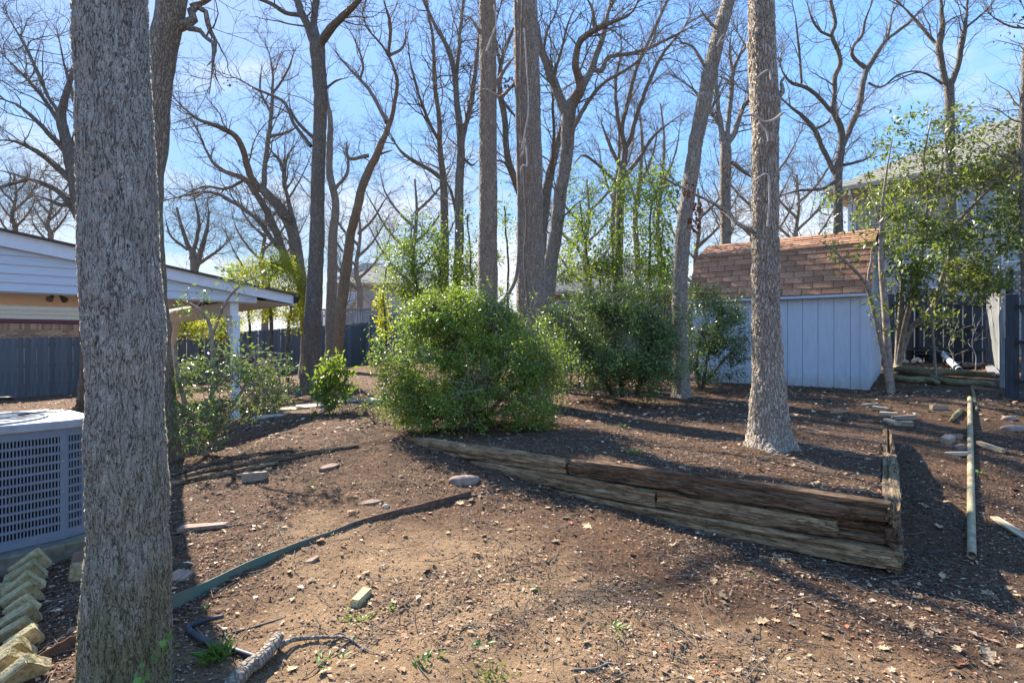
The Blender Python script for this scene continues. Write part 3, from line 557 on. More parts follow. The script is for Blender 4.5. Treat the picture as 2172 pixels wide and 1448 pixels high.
MB().add([(-6.4, -.4, zt), (4.6, -.4, zt), (4.6, 7.4, zt), (-6.4, 7.4, zt), (-2.5, 3.5, zt + 1.0), (.8, 3.5, zt + 1.0)], [(3, 2, 1, 0), (0, 1, 5, 4), (1, 2, 5), (2, 3, 4, 5), (3, 0, 4)]).build('roof', M['roofdark'], bh)

# ---------------------------------------------------------------- garden shed
SA = math.atan2(-1.9, 2.46)                             # local x runs along the long wall to the right, local y goes back
sh = empty('garden_shed', (3.82, 11.9, 0.6), 'pale blue barn shed with a brown shingled gambrel roof', 'shed', None, SA)
LS = 3.11; DS = 2.4; HW = 1.85
MB().box((.02, .02, -.3), (LS - .02, DS - .02, HW)).build('wall_core', M['shedpaint'], sh)
npn = 12; pw = LS / npn
for i in range(npn):
    x0 = i * pw + .004; x1 = (i + 1) * pw - .004; j = random.uniform(-.025, .01)
    MB().box((x0, .0, -.07 + j), (x1, .018, HW - .02)).build('wall_panel', M['shedpaint'], sh)
MB().box((LS - .1, -.02, -.1), (LS + .018, -.002, HW - .04)).build('corner_trim', M['shedpaint'], sh)
# gambrel end walls
zE, xi, zB, zR = HW - .02, .47, 2.70, 3.05
poly = [(.0, -.07), (DS, -.07), (DS, zE), (DS - xi, zB - .05), (DS / 2, zR - .06), (xi, zB - .05), (0, zE)]
for i in range(8):
    y0, y1 = i * .3 + .004, (i + 1) * .3 - .004
    f_ = lambda y: float(np.interp(y, [0, xi, DS / 2, DS - xi, DS], [zE, zB - .06, zR - .07, zB - .06, zE]))
    ms = [y for y in (xi, DS / 2, DS - xi) if y0 < y < y1]
    pl = [(y0, -.08 + random.uniform(-.02, .01)), (y1, -.08)] + [(y, f_(y)) for y in [y1] + ms[::-1] + [y0]]
    MB().prism(pl, 'x', LS - .0, LS + .016).build('end_panel', M['shedpaint'], sh); MB().prism(pl, 'x', -.016, 0).build('end_panel', M['shedpaint'], sh)
MB().box((LS + .017, -.02, -.1), (LS + .035, .09, zE)).build('corner_trim', M['shedpaint'], sh)
OV = .1                                                 # roof underlay, then the shingles
prof = [(-OV, HW - .1), (xi, zB), (DS / 2, zR), (DS - xi, zB), (DS + OV, HW - .1)]
MB().prism(prof + [(y, z - .03) for y, z in prof[::-1]], 'x', -.1, LS + .06).build('roof_deck', M['shinglebase'], sh)
MB().box((-.1, -OV - .015, HW - .15), (LS + .06, -OV + .003, HW - .1)).build('eave_trim', M['shedpaint'], sh)
sw = .335
shm = MB().box((-sw / 2 + .004, 0, 0), (sw / 2 - .004, .17, .014)); me_sh = mesh_py('shingle', shm.v, shm.f); me_sh.materials.append(M['shingle'])
def shingles(p0, p1, ex, face):
    dy, dz = p1[0] - p0[0], p1[1] - p0[1]; L = math.hypot(dy, dz); ang = math.atan2(dz, dy); n = int(round(L / ex))
    for r_ in range(n):
        off = (r_ % 2) * .5 * sw + random.uniform(-.01, .01)
        d = r_ * L / n
        for i in range(-1, int((LS + .16) / sw) + 2):
            x = -.1 + off + i * sw
            hw = min(x + sw / 2, LS + .075) - max(x - sw / 2, -.115)
            if hw < .05: continue
            xc = (min(x + sw / 2, LS + .075) + max(x - sw / 2, -.115)) / 2
            lift = .016 + random.uniform(-.002, .004)
            o = link('shingle', me_sh, None, sh, (xc, p0[0] + math.cos(ang) * d - math.sin(ang) * lift, p0[1] + math.sin(ang) * d + math.cos(ang) * lift), (ang - .075, random.uniform(-.006, .006), 0)); o.scale = (hw / sw, 1, 1)
shingles(prof[0], prof[1], .142, 1); shingles(prof[1], prof[2], .125, 1)
MB().tube([(-.11, xi + .0, zB - .012), (LS + .075, xi, zB - .012)], .05, 12).build('curb_shingle', M['shingle'], sh, smooth=True)
for i in range(11): MB().prism([(DS / 2 - .13, zR - .03), (DS / 2, zR + .028), (DS / 2 + .13, zR - .03), (DS / 2 + .13, zR - .045), (DS / 2, zR + .013), (DS / 2 - .13, zR - .045)], 'x', -.1 + i * .3, .21 + i * .3 - .02).build('ridge_shingle', M['shingle'], sh)

# ---------------------------------------------------------------- far houses
def clad(root, x0, x1, y, z0, z1, h, mat_, name='siding_board'):
    n = int((z1 - z0) / h)
    for i in range(n):
        z = z0 + i * h
        MB().add([(x0, y - .02, z), (x1, y - .02, z), (x1, y - .004, z + h - .004), (x0, y - .004, z + h - .004), (x0, y + .01, z), (x1, y + .01, z), (x1, y + .01, z + h - .004), (x0, y + .01, z + h - .004)], [(0, 1, 2, 3), (7, 6, 5, 4), (0, 4, 5, 1), (1, 5, 6, 2), (2, 6, 7, 3), (3, 7, 4, 0)]).build(name, mat_, root)
def window(root, x, z, w, h, y, nx=3, ny=3):
    f_ = MB(); e = .07
    f_.box((x, y - .05, z), (x + w, y - .01, z + e)).box((x, y - .05, z + h - e), (x + w, y - .01, z + h)).box((x, y - .05, z + e), (x + e, y - .01, z + h - e)).box((x + w - e, y - .05, z + e), (x + w, y - .01, z + h - e))
    fr = f_.build('window', M['trim'], root)
    MB().box((x + e, y - .03, z + e), (x + w - e, y - .02, z + h - e)).build('pane', M['glass'], fr)
    for i in range(1, nx): MB().box((x + w * i / nx - .015, y - .045, z + e), (x + w * i / nx + .015, y - .033, z + h - e)).build('muntin', M['trim'], fr)
    for i in range(1, ny): MB().box((x + e, y - .044, z + h * i / ny - .015), (x + w - e, y - .0335, z + h * i / ny + .015)).build('muntin', M['trim'], fr)
rh = empty('two_storey_house', (11.9, 20.0, 1.1), 'grey sided two storey house behind the privet at right', 'house', None, math.atan2(-.72, .69))
MB().box((0, .03, -.3), (9, 9, 5.55)).build('wall', M['greysiding'], rh)
clad(rh, .12, 8.9, .02, .2, 5.5, .2, M['greysiding'])
MB().box((-.02, -.03, 0), (.12, .03, 5.55)).build('corner_trim', M['trim'], rh)
MB().box((-.55, -.55, 5.5), (9.5, 9.5, 5.56)).build('soffit', M['eave'], rh)
MB().box((-.56, -.575, 5.5), (9.5, -.552, 5.72)).build('fascia', M['eave'], rh)
MB().prism([(-.57, 5.6), (-.69, 5.6), (-.71, 5.73), (-.57, 5.73)], 'x', -.6, 9.5).build('gutter', M['greysiding'], rh)
MB().tube([(.2, -.62, 5.6), (.2, -.62, 5.45), (.2, -.07, 5.2), (.2, -.07, .1)], .045, 8).build('downspout', M['trim'], rh)
MB().add([(-.62, -.62, 5.7), (9.6, -.62, 5.7), (9.6, 9.6, 5.7), (-.62, 9.6, 5.7), (3.2, 4.4, 8.35), (6.0, 4.4, 8.35)], [(3, 2, 1, 0), (0, 1, 5, 4), (1, 2, 5), (2, 3, 4, 5), (3, 0, 4)]).build('roof', M['roofgrey'], rh)
for r_ in range(24):                                      # courses of the roof slope that can be told apart
    d0 = r_ / 24; y0 = -.62 + 5.02 * d0; z0 = 5.7 + 2.65 * d0; xa = -.62 + 3.82 * d0; xb = 9.6 - 3.6 * d0; d1 = (r_ + 1) / 24; y1 = -.62 + 5.02 * d1; z1 = 5.7 + 2.65 * d1
    MB().add([(xa, y0 - .01, z0 + .022), (xb, y0 - .01, z0 + .022), (xb - .1, y1, z1 + .012), (xa + .1, y1, z1 + .012), (xa, y0 - .01, z0 + .01), (xb, y0 - .01, z0 + .01)], [(0, 1, 2, 3), (4, 5, 1, 0)]).build('shingle_course', M['roofgrey'], rh)
MB().tube([(4.6, 1.4, 6.7), (4.6, 1.4, 7.2)], .05, 8).build('vent_pipe', M['trim'], rh)
window(rh, 1.55, 2.1, 1.1, 1.3, .0); window(rh, 4.1, 2.3, 1.3, 1.4, .0); window(rh, 3.0, 3.9, 1.0, 1.2, .0, 2, 3)
h1 = empty('pale_brick_house', (-14.3, 45.0, 1.2), 'pale brick house with grey hip roof behind the tree trunks', 'house', None, R(6))
MB().box((0, 0, -.5), (5.6, 7, 4.9)).build('wall', M['farbrick'], h1)
MB().box((5.6, .3, -.5), (9.4, 7, 4.4)).build('side_wall', M['farbrick'], h1)
MB().add([(-.4, -.4, 4.85), (6.0, -.4, 4.85), (6.0, 7.4, 4.85), (-.4, 7.4, 4.85), (1.9, 3.0, 7.0), (3.8, 3.4, 7.0)], [(3, 2, 1, 0), (0, 1, 5, 4), (1, 2, 5), (2, 3, 4, 5), (3, 0, 4)]).build('roof', M['roofgrey'], h1)
MB().add([(5.2, -.1, 4.35), (9.8, -.1, 4.35), (9.8, 7.4, 4.35), (5.2, 7.4, 4.35), (5.6, 3.5, 6.6), (7.8, 3.5, 6.4)], [(3, 2, 1, 0), (0, 1, 5, 4), (1, 2, 5), (2, 3, 4, 5), (3, 0, 4)]).build('side_roof', M['rooffar'], h1)
MB().box((-.35, -.45, 4.72), (6.0, -.41, 4.95)).build('fascia', M['eave'], h1)
MB().prism([(1.0, 2.3), (4.2, 2.3), (2.6, 3.9)], 'y', -1.4, 0.0).build('porch_gable', M['farbrick'], h1)
MB().add([(.8, -1.6, 2.25), (2.6, -1.6, 4.05), (4.4, -1.6, 2.25), (.8, 0, 2.25), (2.6, 0, 4.05), (4.4, 0, 2.25), (.8, -1.6, 2.05), (2.6, -1.6, 3.85), (4.4, -1.6, 2.05)], [(0, 1, 4, 3), (1, 2, 5, 4), (0, 6, 7, 1), (1, 7, 8, 2)]).build('porch_roof', M['eave'], h1)
window(h1, .8, 2.9, 1.0, 1.3, 0.0, 2, 2)
h2 = empty('brown_brick_house', (1.6, 36.0, 1.3), 'brown brick house with dark hip roof beyond the privet', 'house', None, R(-4))
MB().box((0, 0, -.5), (10, 8, 3.3)).build('wall', M['brownbrick'], h2)
MB().add([(-.5, -.5, 3.25), (10.5, -.5, 3.25), (10.5, 8.5, 3.25), (-.5, 8.5, 3.25), (3.2, 4, 6.0), (6.8, 4, 6.0)], [(3, 2, 1, 0), (0, 1, 5, 4), (1, 2, 5), (2, 3, 4, 5), (3, 0, 4)]).build('roof', M['rooffar'], h2)
MB().box((-.5, -.54, 3.1), (10.5, -.5, 3.35)).build('fascia', M['eave'], h2)
window(h2, 1.2, 1.3, 1.2, 1.5, 0.0, 2, 2); window(h2, 6.2, 1.3, 1.2, 1.5, 0.0, 2, 2)

# ---------------------------------------------------------------- air conditioner on its pad
au = math.atan2(.78, .62)
ac = empty('air_conditioner', (-2.86, 3.62, 0.24), 'grey blue air conditioner with louvred sides left of the big oak', 'air conditioner', None, au)
H = .76; S = .84; cc = .17                               # local x along the seen face (ending at 0), local y goes back-left
foot = [(-S, 0), (0, 0), (cc * .7, cc * .25), (cc, cc * .8), (cc, S - cc), (cc - .1, S), (-S, S), (-S - cc, S - cc), (-S - cc, cc)]
inset = [(x * .93 - .03, y * .93 + .03) for x, y in foot]
MB().prism(inset, 'z', .03, H - .04).build('coil', M['coil'], ac)
MB().prism([(x * 1.0, y) for x, y in foot], 'z', 0, .035).build('base_pan', M['ac'], ac)
rows = 11; z0, z1 = .06, H - .09; ph = (z1 - z0) / rows
def louvre(a, b, lab):
    a = Vector(a); b = Vector(b); L = (b - a).length; an = math.atan2(b.y - a.y, b.x - a.x)
    fr = MB().box((0, 0, .035), (.022, .012, H - .06)).box((L - .026, 0, .035), (L, .012, H - .06)).box((.022, 0, .035), (L - .026, .012, .06)).box((.022, 0, H - .09), (L - .026, .012, H - .06)).build('side_panel', M['ac'], ac, (a.x, a.y, 0), (0, 0, an))
    for r_ in range(rows):
        zz = z0 + r_ * ph
        MB().box((.022, -.002, zz + ph - .016), (L - .026, .012, zz + ph)).build('cross_rib', M['ac'], fr)
    m = MB(); n = int((L - .05) / .0165)
    for i in range(n):
        x = .026 + (i + .5) * (L - .052) / n
        for r_ in range(rows): m.box((x - .0034, .0, z0 + r_ * ph), (x + .0034, .01, z0 + r_ * ph + ph - .016))
    o = m.build('louvre_slats', M['ac'], fr); o['kind'] = 'stuff'
    for z in (.3, .5): MB().tube([(L - .012, -.006, z), (L - .012, 0, z)], .006, 8).build('screw', M['actop'], fr)
louvre(foot[0], foot[1], 0); louvre(foot[1], foot[2], 1); louvre(foot[2], foot[3], 2); louvre(foot[3], foot[4], 3)
lid = [(x * 1.035 + (.012), y * 1.02 - .012) for x, y in foot]
MB().prism(lid, 'z', H - .06, H - .004).build('lid', M['actop'], ac, bevel=.008)
cxl, cyl = -S / 2, S / 2
for r0, r1, zz in ((.38, .41, .03), (.09, .11, .035)):
    MB().tube([(cxl + r1 * math.cos(a), cyl + r1 * math.sin(a), H + zz - .03) for a in np.linspace(0, 2 * math.pi, 33)], .012, 6, cap=False).build('grille_ring', M['actop'], ac, smooth=True)
MB().tube([(cxl, cyl, H - .003), (cxl, cyl, H - .001)], .37, 32).build('fan_opening', M['coil'], ac)
g = MB()
for i in range(24):
    a = i * math.pi / 12; g.tube([(cxl + .09 * math.cos(a), cyl + .09 * math.sin(a), H + .006), (cxl + .25 * math.cos(a), cyl + .25 * math.sin(a), H + .012), (cxl + .41 * math.cos(a), cyl + .41 * math.sin(a), H + .004)], .005, 4)
g.build('fan_grille', M['actop'], ac)
cp = MB().prism([(-S - .3, -.1), (cc * .9, -.1), (cc + .12, .2), (cc + .12, S + .2), (-S - .3, S + .2)], 'z', -.16, 0).build('concrete_pad', M['concrete'], None, (-2.86, 3.62, 0.236), (0, 0, au), bevel=.012)
tag(cp, 'mossy concrete pad under the grey blue air conditioner', 'concrete pad')

# ---------------------------------------------------------------- trees
def resample(pts, K):
    """smooth a polyline (n,d) through its points and resample to K"""
    p = np.asarray(pts, float)
    if len(p) == 2: return p[0] + (p[1] - p[0]) * np.linspace(0, 1, K)[:, None]
    q = np.vstack([2 * p[0] - p[1], p, 2 * p[-1] - p[-2]]); out = []
    for i in range(1, len(q) - 2):
        u = np.linspace(0, 1, 12, endpoint=False)[:, None]; a, b, c, d = q[i - 1], q[i], q[i + 1], q[i + 2]
        out.append(0.5 * (2 * b + (c - a) * u + (2 * a - 5 * b + 4 * c - d) * u * u + (3 * b - a - 3 * c + d) * u ** 3))
    o = np.vstack(out + [p[-1:]]); s = np.r_[0, np.cumsum(np.linalg.norm(np.diff(o[:, :3], axis=0), axis=1))]
    t = np.linspace(0, s[-1], K); return np.stack([np.interp(t, s, o[:, k]) for k in range(o.shape[1])], 1)
def spawn(Pp, Rp, n, t0, t1, ang, ln, K, up, wig, rf, rtip, flat=0.0):
    """n branches off the parents (N,K,3): vectorised"""
    N, K0 = Rp.shape; Ls = np.linalg.norm(np.diff(Pp, axis=1), axis=-1).sum(1)
    w = Ls ** 1.0; i = rng.choice(N, n, p=w / w.sum()); t = rng.uniform(t0, t1, n); u = t * (K0 - 1); k = np.minimum(u.astype(int), K0 - 2); fr = (u - k)[:, None]
    p = Pp[i, k] * (1 - fr) + Pp[i, k + 1] * fr; T = Pp[i, k + 1] - Pp[i, k]; T /= np.linalg.norm(T, axis=1, keepdims=True) + 1e-9
    r = Rp[i, k] * (1 - fr[:, 0]) + Rp[i, k + 1] * fr[:, 0]
    q = rng.normal(0, 1, (n, 3)); q -= (q * T).sum(1, keepdims=True) * T; q /= np.linalg.norm(q, axis=1, keepdims=True) + 1e-9
    a = rng.uniform(R(ang[0]), R(ang[1]), n)[:, None]; d = T * np.cos(a) + q * np.sin(a)
    L = rng.uniform(*ln, n) * (1.15 - 0.5 * t); L = np.minimum(L, 0.75 * Ls[i] + 0.1)
    out = np.empty((n, K, 3)); out[:, 0] = p; st = (L / (K - 1))[:, None]
    for j in range(1, K):
        d = d + rng.normal(0, wig, (n, 3)) + np.array([0, 0, up]); d /= np.linalg.norm(d, axis=1, keepdims=True) + 1e-9
        out[:, j] = out[:, j - 1] + d * st
    r0 = np.minimum(r * rf, 0.006 + L * 0.0095); R_ = r0[:, None] + (rtip - r0)[:, None] * (np.linspace(0, 1, K)[None] ** 0.8)
    return out, np.maximum(R_, rtip)
def tree(name, label, Y, limbs, mat_, n1=30, n2=160, n3=700, l1=(0.8, 2.2), l2=(0.4, 1.1), l3=(0.15, 0.5), group=None, base_z=None, sides=12, lean=0.0, ext=None, dense=None, up=0.05, wig=0.22, flare=1.35, rt=1.0, twigmat=None, leaves=0, cat='tree'):
    """limbs: [(px, py, width_px), ...] traced from the trunk upwards, the first is the trunk; each later limb starts on the nearest earlier one"""
    tr = limbs[0]; b = P(tr[0][0], tr[0][1], Y)
    if base_z is None: b.z = hz(b.x, b.y) - 0.05
    root = empty(name, b, label, cat, group)
    bx = np.array(b); done = []; lo = []
    for li, lm in enumerate(limbs):
        depth = Y; dd = 0.0
        if li:
            best = (1e9, Y)
            for q in done:
                for (x, y, d) in q:
                    e = (x - lm[0][0]) ** 2 + (y - lm[0][1]) ** 2
                    if e < best[0]: best = (e, d)
            depth = best[1]; Lp = math.hypot(lm[-1][0] - lm[0][0], lm[-1][1] - lm[0][1]) * Y / F
            dd = Lp * random.uniform(-0.55, 0.55)
        n = len(lm); w3 = []; dn = []
        for i, (x, y, w) in enumerate(lm):
            d = depth + dd * (i / max(n - 1, 1)) + (lean * (i / max(n - 1, 1)) if li == 0 else 0); p = P(x, y, d); w3.append((p.x, p.y, p.z, w / 2 * d / F / math.sqrt(1 + ((x - CX) / F) ** 2))); dn.append((x, y, d))
        if li == 0: w3[0] = (b.x, b.y, min(b.z, w3[0][2]) if base_z is None else w3[0][2], w3[0][3])
        rs = resample(dn, 24); done.append([tuple(q) for q in rs])
        a = np.array(w3); Lr = np.linalg.norm(np.diff(a[:, :3], axis=0), axis=1).sum()
        K = int(np.clip(Lr / 0.12, 12, 90)); o = resample(a, K)
        if li == 0 and flare > 1:                                        # root flare
            h = o[:, 2] - o[0, 2]; o[:, 3] *= 1 + (flare - 1) * np.exp(-h / (0.9 * o[0, 3] + 0.05))
        wob = np.stack([fbm(np.linspace(0, Lr * 3.2, K) + li * 7.7, np.full(K, 3.1 * c + li), 3) - 0.47 for c in range(3)], 1) * np.minimum(o[:, 3:4] * 0.9, 0.05) * (1 if li else 0.5); wob[0] = 0
        o[:, :3] += wob; o[:, 3] *= 1 + 0.26 * (fbm(np.linspace(0, Lr * 5, K) + li * 3.3, np.full(K, li + .5), 8) - .47)
        lo.append(o)
    if ext:                                                              # the trunk goes on above the frame and forks there
        for (h, r1, nl, spread) in ext:
            o = lo[0]; p = o[-1, :3].copy(); d = o[-1, :3] - o[-6, :3]; d /= np.linalg.norm(d); r = o[-1, 3]; q = [np.r_[p, r]]
            for i in range(8): d = d + rng.normal(0, .04, 3); d /= np.linalg.norm(d); p = p + d * h / 8; q.append(np.r_[p, r + (r1 - r) * (i + 1) / 8])
            up_ = resample(q, 30); lo[0] = np.vstack([o, up_[1:]])
            for j in range(nl):
                k = int(8 + 20 * j / max(nl, 1)); a = rng.uniform(0, 6.28); d = np.array([math.cos(a), math.sin(a), rng.uniform(.5, 1.2)]); d /= np.linalg.norm(d); p = up_[k, :3].copy(); q = [np.r_[p, up_[k, 3] * .6]]; L = spread * rng.uniform(.7, 1.2)
                for i in range(7): d = d + rng.normal(0, .16, 3) + np.array([0, 0, .05]); d /= np.linalg.norm(d); p = p + d * L / 7; q.append(np.r_[p, up_[k, 3] * .6 * (1 - i / 7) + .008])
                lo.append(resample(q, 24))
    for o in lo[1:]: o[:, 3] *= np.interp(np.linspace(0, 1, len(o)), [0, .6, 1], [1, .95, .22])
    for li, o in enumerate(lo):
        r = np.maximum(o[:, 3], 0.006)
        if li == 0 and dense:
            kc, kl = dense; Lr = np.linalg.norm(np.diff(o[:, :3], axis=0), axis=1).sum(); o = resample(o, kl); r = o[:, 3]
        else: kc = sides if li == 0 else (10 if r.max() > 0.05 else 7)
        v, f = tubes((o[:, :3] - bx)[None], r[None], kc)
        if li == 0:                                                      # flutes and bumps round the trunk
            K = len(o); vv = v.reshape(K, kc, 3); c = (o[:, :3] - bx)[:, None]; an = np.arange(kc) * 2 * np.pi / kc; hh = (o[:, 2] - o[0, 2])[:, None]
            cs = np.cos(an)[None] * 1.3; sn = np.sin(an)[None] * 1.3
            g = 1 + 0.10 * (vnoise(cs + 5 + hh * 0.5, sn + hh * 0.35 + 2.5, li + 4) - .5) + (0.5 * np.exp(-hh / (0.8 * r[0] + .05)) + 0.02) * (vnoise(cs * 1.9 + 9, sn * 1.9 + 9 + hh * .2, 8) - .4)
            v = (c + (vv - c) * g[..., None]).reshape(-1, 3)
        link('trunk' if li == 0 else 'limb', mesh_np('trunk' if li == 0 else 'limb', v, f, True), mat_, root)
    n1 = int(n1 * 1.15); n2 = int(n2 * 1.25); n3 = int(n3 * 1.12)
    Pl = np.stack([resample(o, 24) for o in lo])
    if len(lo) > 1: Pa, Ra = Pl[1:, :, :3], Pl[1:, :, 3]
    else: Pa, Ra = Pl[:, :, :3], Pl[:, :, 3]
    trk = resample(lo[0][int(len(lo[0]) * 0.45):], 24)[None]
    Pa = np.concatenate([Pa, trk[:, :, :3]]); Ra = np.concatenate([Ra, trk[:, :, 3]])
    tw = []
    P1, R1 = spawn(Pa, Ra, n1, 0.12, 1.0, (25, 65), l1, 9, up, wig, 0.5, 0.0036 * rt); tw.append(tubes(P1 - bx, R1, 5))
    if len(lo) > 1:
        PT, RT = spawn(Pa[:-1], Ra[:-1], 4 * (len(lo) - 1), .78, 1.0, (4, 32), l1, 9, up, wig, .85, .0036 * rt); P1 = np.concatenate([P1, PT]); R1 = np.concatenate([R1, RT]); tw[-1] = tubes(P1 - bx, R1, 5)
    P2, R2 = spawn(np.concatenate([P1]), R1, n2, 0.1, 1.0, (25, 70), l2, 6, up * .6, wig, 0.6, 0.0024 * rt); tw.append(tubes(P2 - bx, R2, 3))
    PA_, RA_ = spawn(Pa, Ra, n2 // 3, 0.1, 1.0, (35, 80), l2, 6, up * .6, wig, 0.25, 0.0024 * rt); tw.append(tubes(PA_ - bx, RA_, 3))
    PB = np.concatenate([P2, PA_]); RB = np.concatenate([R2, RA_])
    P3, R3 = spawn(PB, RB, n3, 0.1, 1.0, (25, 75), l3, 4, 0.02, wig * 1.1, 0.7, 0.0017 * rt); tw.append(tubes(P3 - bx, R3, 3))
    v, f = join(tw); o = link('twigs', mesh_np('twigs', v, f), twigmat or M['twig'], root); o['kind'] = 'stuff'
    if leaves:
        ends = P3[rng.integers(0, len(P3), max(1, leaves // 9))][:, -1] - bx
        c = np.repeat(ends, 9, 0) + rng.normal(0, .05, (len(ends) * 9, 3)); leafmesh('dead_leaves', c, 0.075, M['deadleaf'], root, droop=.8)
    return root, lo
def leafmesh(name, c, size, mat_, root, droop=0.25, wid=0.5, up=0.35, stuff=True, fold=0.25, grad=None):
    """one folded rhombic leaf (two triangles) at every point of c"""
    n = len(c); d = rng.normal(0, 1, (n, 3)); d[:, 2] -= droop; d /= np.linalg.norm(d, axis=1, keepdims=True)
    nn = rng.normal(0, .8, (n, 3)); nn[:, 2] += up * 2.4; nn -= (nn * d).sum(1, keepdims=True) * d; nn /= np.linalg.norm(nn, axis=1, keepdims=True) + 1e-9
    s = np.cross(d, nn); L = size * rng.uniform(.65, 1.25, (n, 1)); w = L * wid * rng.uniform(.8, 1.15, (n, 1)) / 2
    a = c; m = c + d * L * .45 + nn * L * fold * .25; b = c + d * L - nn * L * .05
    v = np.stack([a, m + s * w, b, m - s * w], 1)
    v[:, 1] += nn * w * fold; v[:, 3] += nn * w * fold
    i = np.arange(n)[:, None] * 4; f = np.concatenate([np.concatenate([i, i + 1, i + 2], 1), np.concatenate([i, i + 2, i + 3], 1)], 0)
    r = rng.random(n) if grad is None else grad
    o = link(name, mesh_np(name, v.reshape(-1, 3), f, False, rnd=np.repeat(r, 4)), mat_, root)
    if stuff: o['kind'] = 'stuff'
    return o

B, BD, BP = M['bark'], M['barkdark'], M['barkpale']
DB = (190, 640)
tree('oak_tree', 'huge plated grey oak trunk standing nearest beside the air conditioner', 2.32, [[(266, 1530, 208), (265, 1448, 196), (268, 1250, 185), (270, 1100, 183), (266, 900, 179), (262, 700, 175), (257, 550, 172), (250, 400, 169), (246, 250, 166), (241, 100, 163), (239, 0, 162), (238, -80, 161)]], M['bark_plate'], n1=10, n2=60, n3=200, ext=[(5.5, .1, 6, 3.0)], dense=(150, 640), flare=1.12)
tree('leaning_tree', 'rough tree leaning out right behind the huge oak trunk', 6.6, [[(338, 965, 92), (326, 800, 90), (312, 600, 84), (308, 400, 80), (318, 300, 78), (331, 200, 70), (343, 120, 66), (358, 50, 66), (366, -10, 66), (372, -60, 60)],
  [(375, 55, 34), (398, 48, 26), (412, 40, 22), (405, 18, 20), (420, 14, 16), (436, 24, 14), (442, 60, 13), (458, 88, 11), (454, 125, 10), (440, 140, 8)], [(400, 60, 14), (425, 64, 12), (436, 80, 10), (452, 92, 9), (450, 140, 7), (444, 200, 3)],
  [(405, 15, 14), (440, 0, 12), (470, -30, 10)]], M['bark'], n1=14, n2=80, n3=300, l1=(.4, 1.4), ext=[(4, .08, 4, 2.5)], sides=20)
tree('oak_tree', 'wide spreading bare oak behind the patio roof, left of the huge trunk', 15, [[(190, 760, 46), (188, 520, 40), (172, 450, 36), (158, 380, 33), (140, 300, 28), (130, 250, 24), (140, 200, 16), (158, 130, 10), (150, 60, 7)],
  [(178, 480, 22), (140, 420, 17), (110, 398, 15), (60, 378, 12), (0, 362, 10)], [(160, 390, 20), (110, 345, 16), (72, 318, 14), (30, 300, 12), (-10, 298, 10)], [(145, 330, 18), (110, 290, 14), (80, 258, 12), (40, 225, 10), (-10, 205, 8)], [(132, 270, 14), (100, 220, 11), (60, 170, 9), (20, 130, 8), (-10, 100, 6)],
  [(130, 250, 12), (95, 190, 9), (60, 110, 8), (20, 40, 6), (5, 0, 5)], [(165, 430, 16), (130, 435, 12), (100, 422, 10), (70, 414, 7)], [(150, 330, 12), (162, 240, 10), (140, 150, 8), (120, 60, 6)], [(60, 378, 10), (10, 395, 8), (-20, 392, 6)]], BD, n1=60, n2=360, n3=1700, l1=(.8, 2.6), wig=.26)
tree('bare_tree', 'small far bare tree rising above the patio roof ridge', 30, [[(412, 640, 20), (412, 560, 18), (398, 520, 11), (385, 480, 8), (375, 440, 5)], [(414, 575, 14), (430, 520, 11), (442, 470, 8), (440, 430, 5)], [(405, 550, 10), (422, 480, 8), (412, 420, 5), (408, 390, 3)], [(420, 560, 9), (450, 540, 7), (475, 520, 5), (490, 500, 3)], [(398, 530, 7), (362, 500, 6), (350, 460, 4)]], B, n1=40, n2=240, n3=900, l1=(1, 2.4), l2=(.5, 1.4), l3=(.3, .8), wig=.3, rt=1.7)
tree('oak_tree', 'arching bare oak whose limbs sweep left behind the straight grey trunk', 18.5, [[(655, 800, 36), (652, 700, 30), (640, 600, 27), (628, 540, 25), (620, 490, 24), (600, 450, 24), (575, 420, 22), (550, 395, 18)],
  [(552, 405, 20), (530, 370, 16), (518, 325, 14), (498, 287, 13), (464, 269, 12), (422, 254, 10), (385, 224, 8), (352, 186, 7)], [(638, 590, 22), (612, 560, 19), (588, 500, 18), (571, 459, 16), (543, 411, 14), (519, 380, 13), (464, 356, 11), (436, 318, 9), (419, 276, 7), (396, 235, 5)],
  [(622, 565, 14), (596, 530, 12), (571, 500, 11), (543, 463, 10), (488, 425, 9), (436, 407, 8), (350, 426, 7), (330, 440, 5)], [(560, 402, 13), (562, 350, 11), (572, 276, 10), (578, 207, 8), (576, 138, 6), (560, 80, 4)], [(645, 640, 16), (634, 520, 13), (612, 430, 10), (604, 380, 9), (612, 330, 7), (640, 290, 5)],
  [(604, 400, 9), (598, 350, 8), (575, 320, 6), (566, 300, 5)], [(572, 290, 8), (610, 280, 6), (640, 262, 5)], [(519, 380, 8), (480, 400, 7), (430, 396, 6), (380, 420, 5)], [(575, 240, 6), (552, 190, 5), (556, 130, 4)], [(578, 200, 6), (610, 150, 5), (630, 90, 3)]], B, n1=90, n2=560, n3=2600, l1=(.8, 2.6), wig=.27, leaves=90)
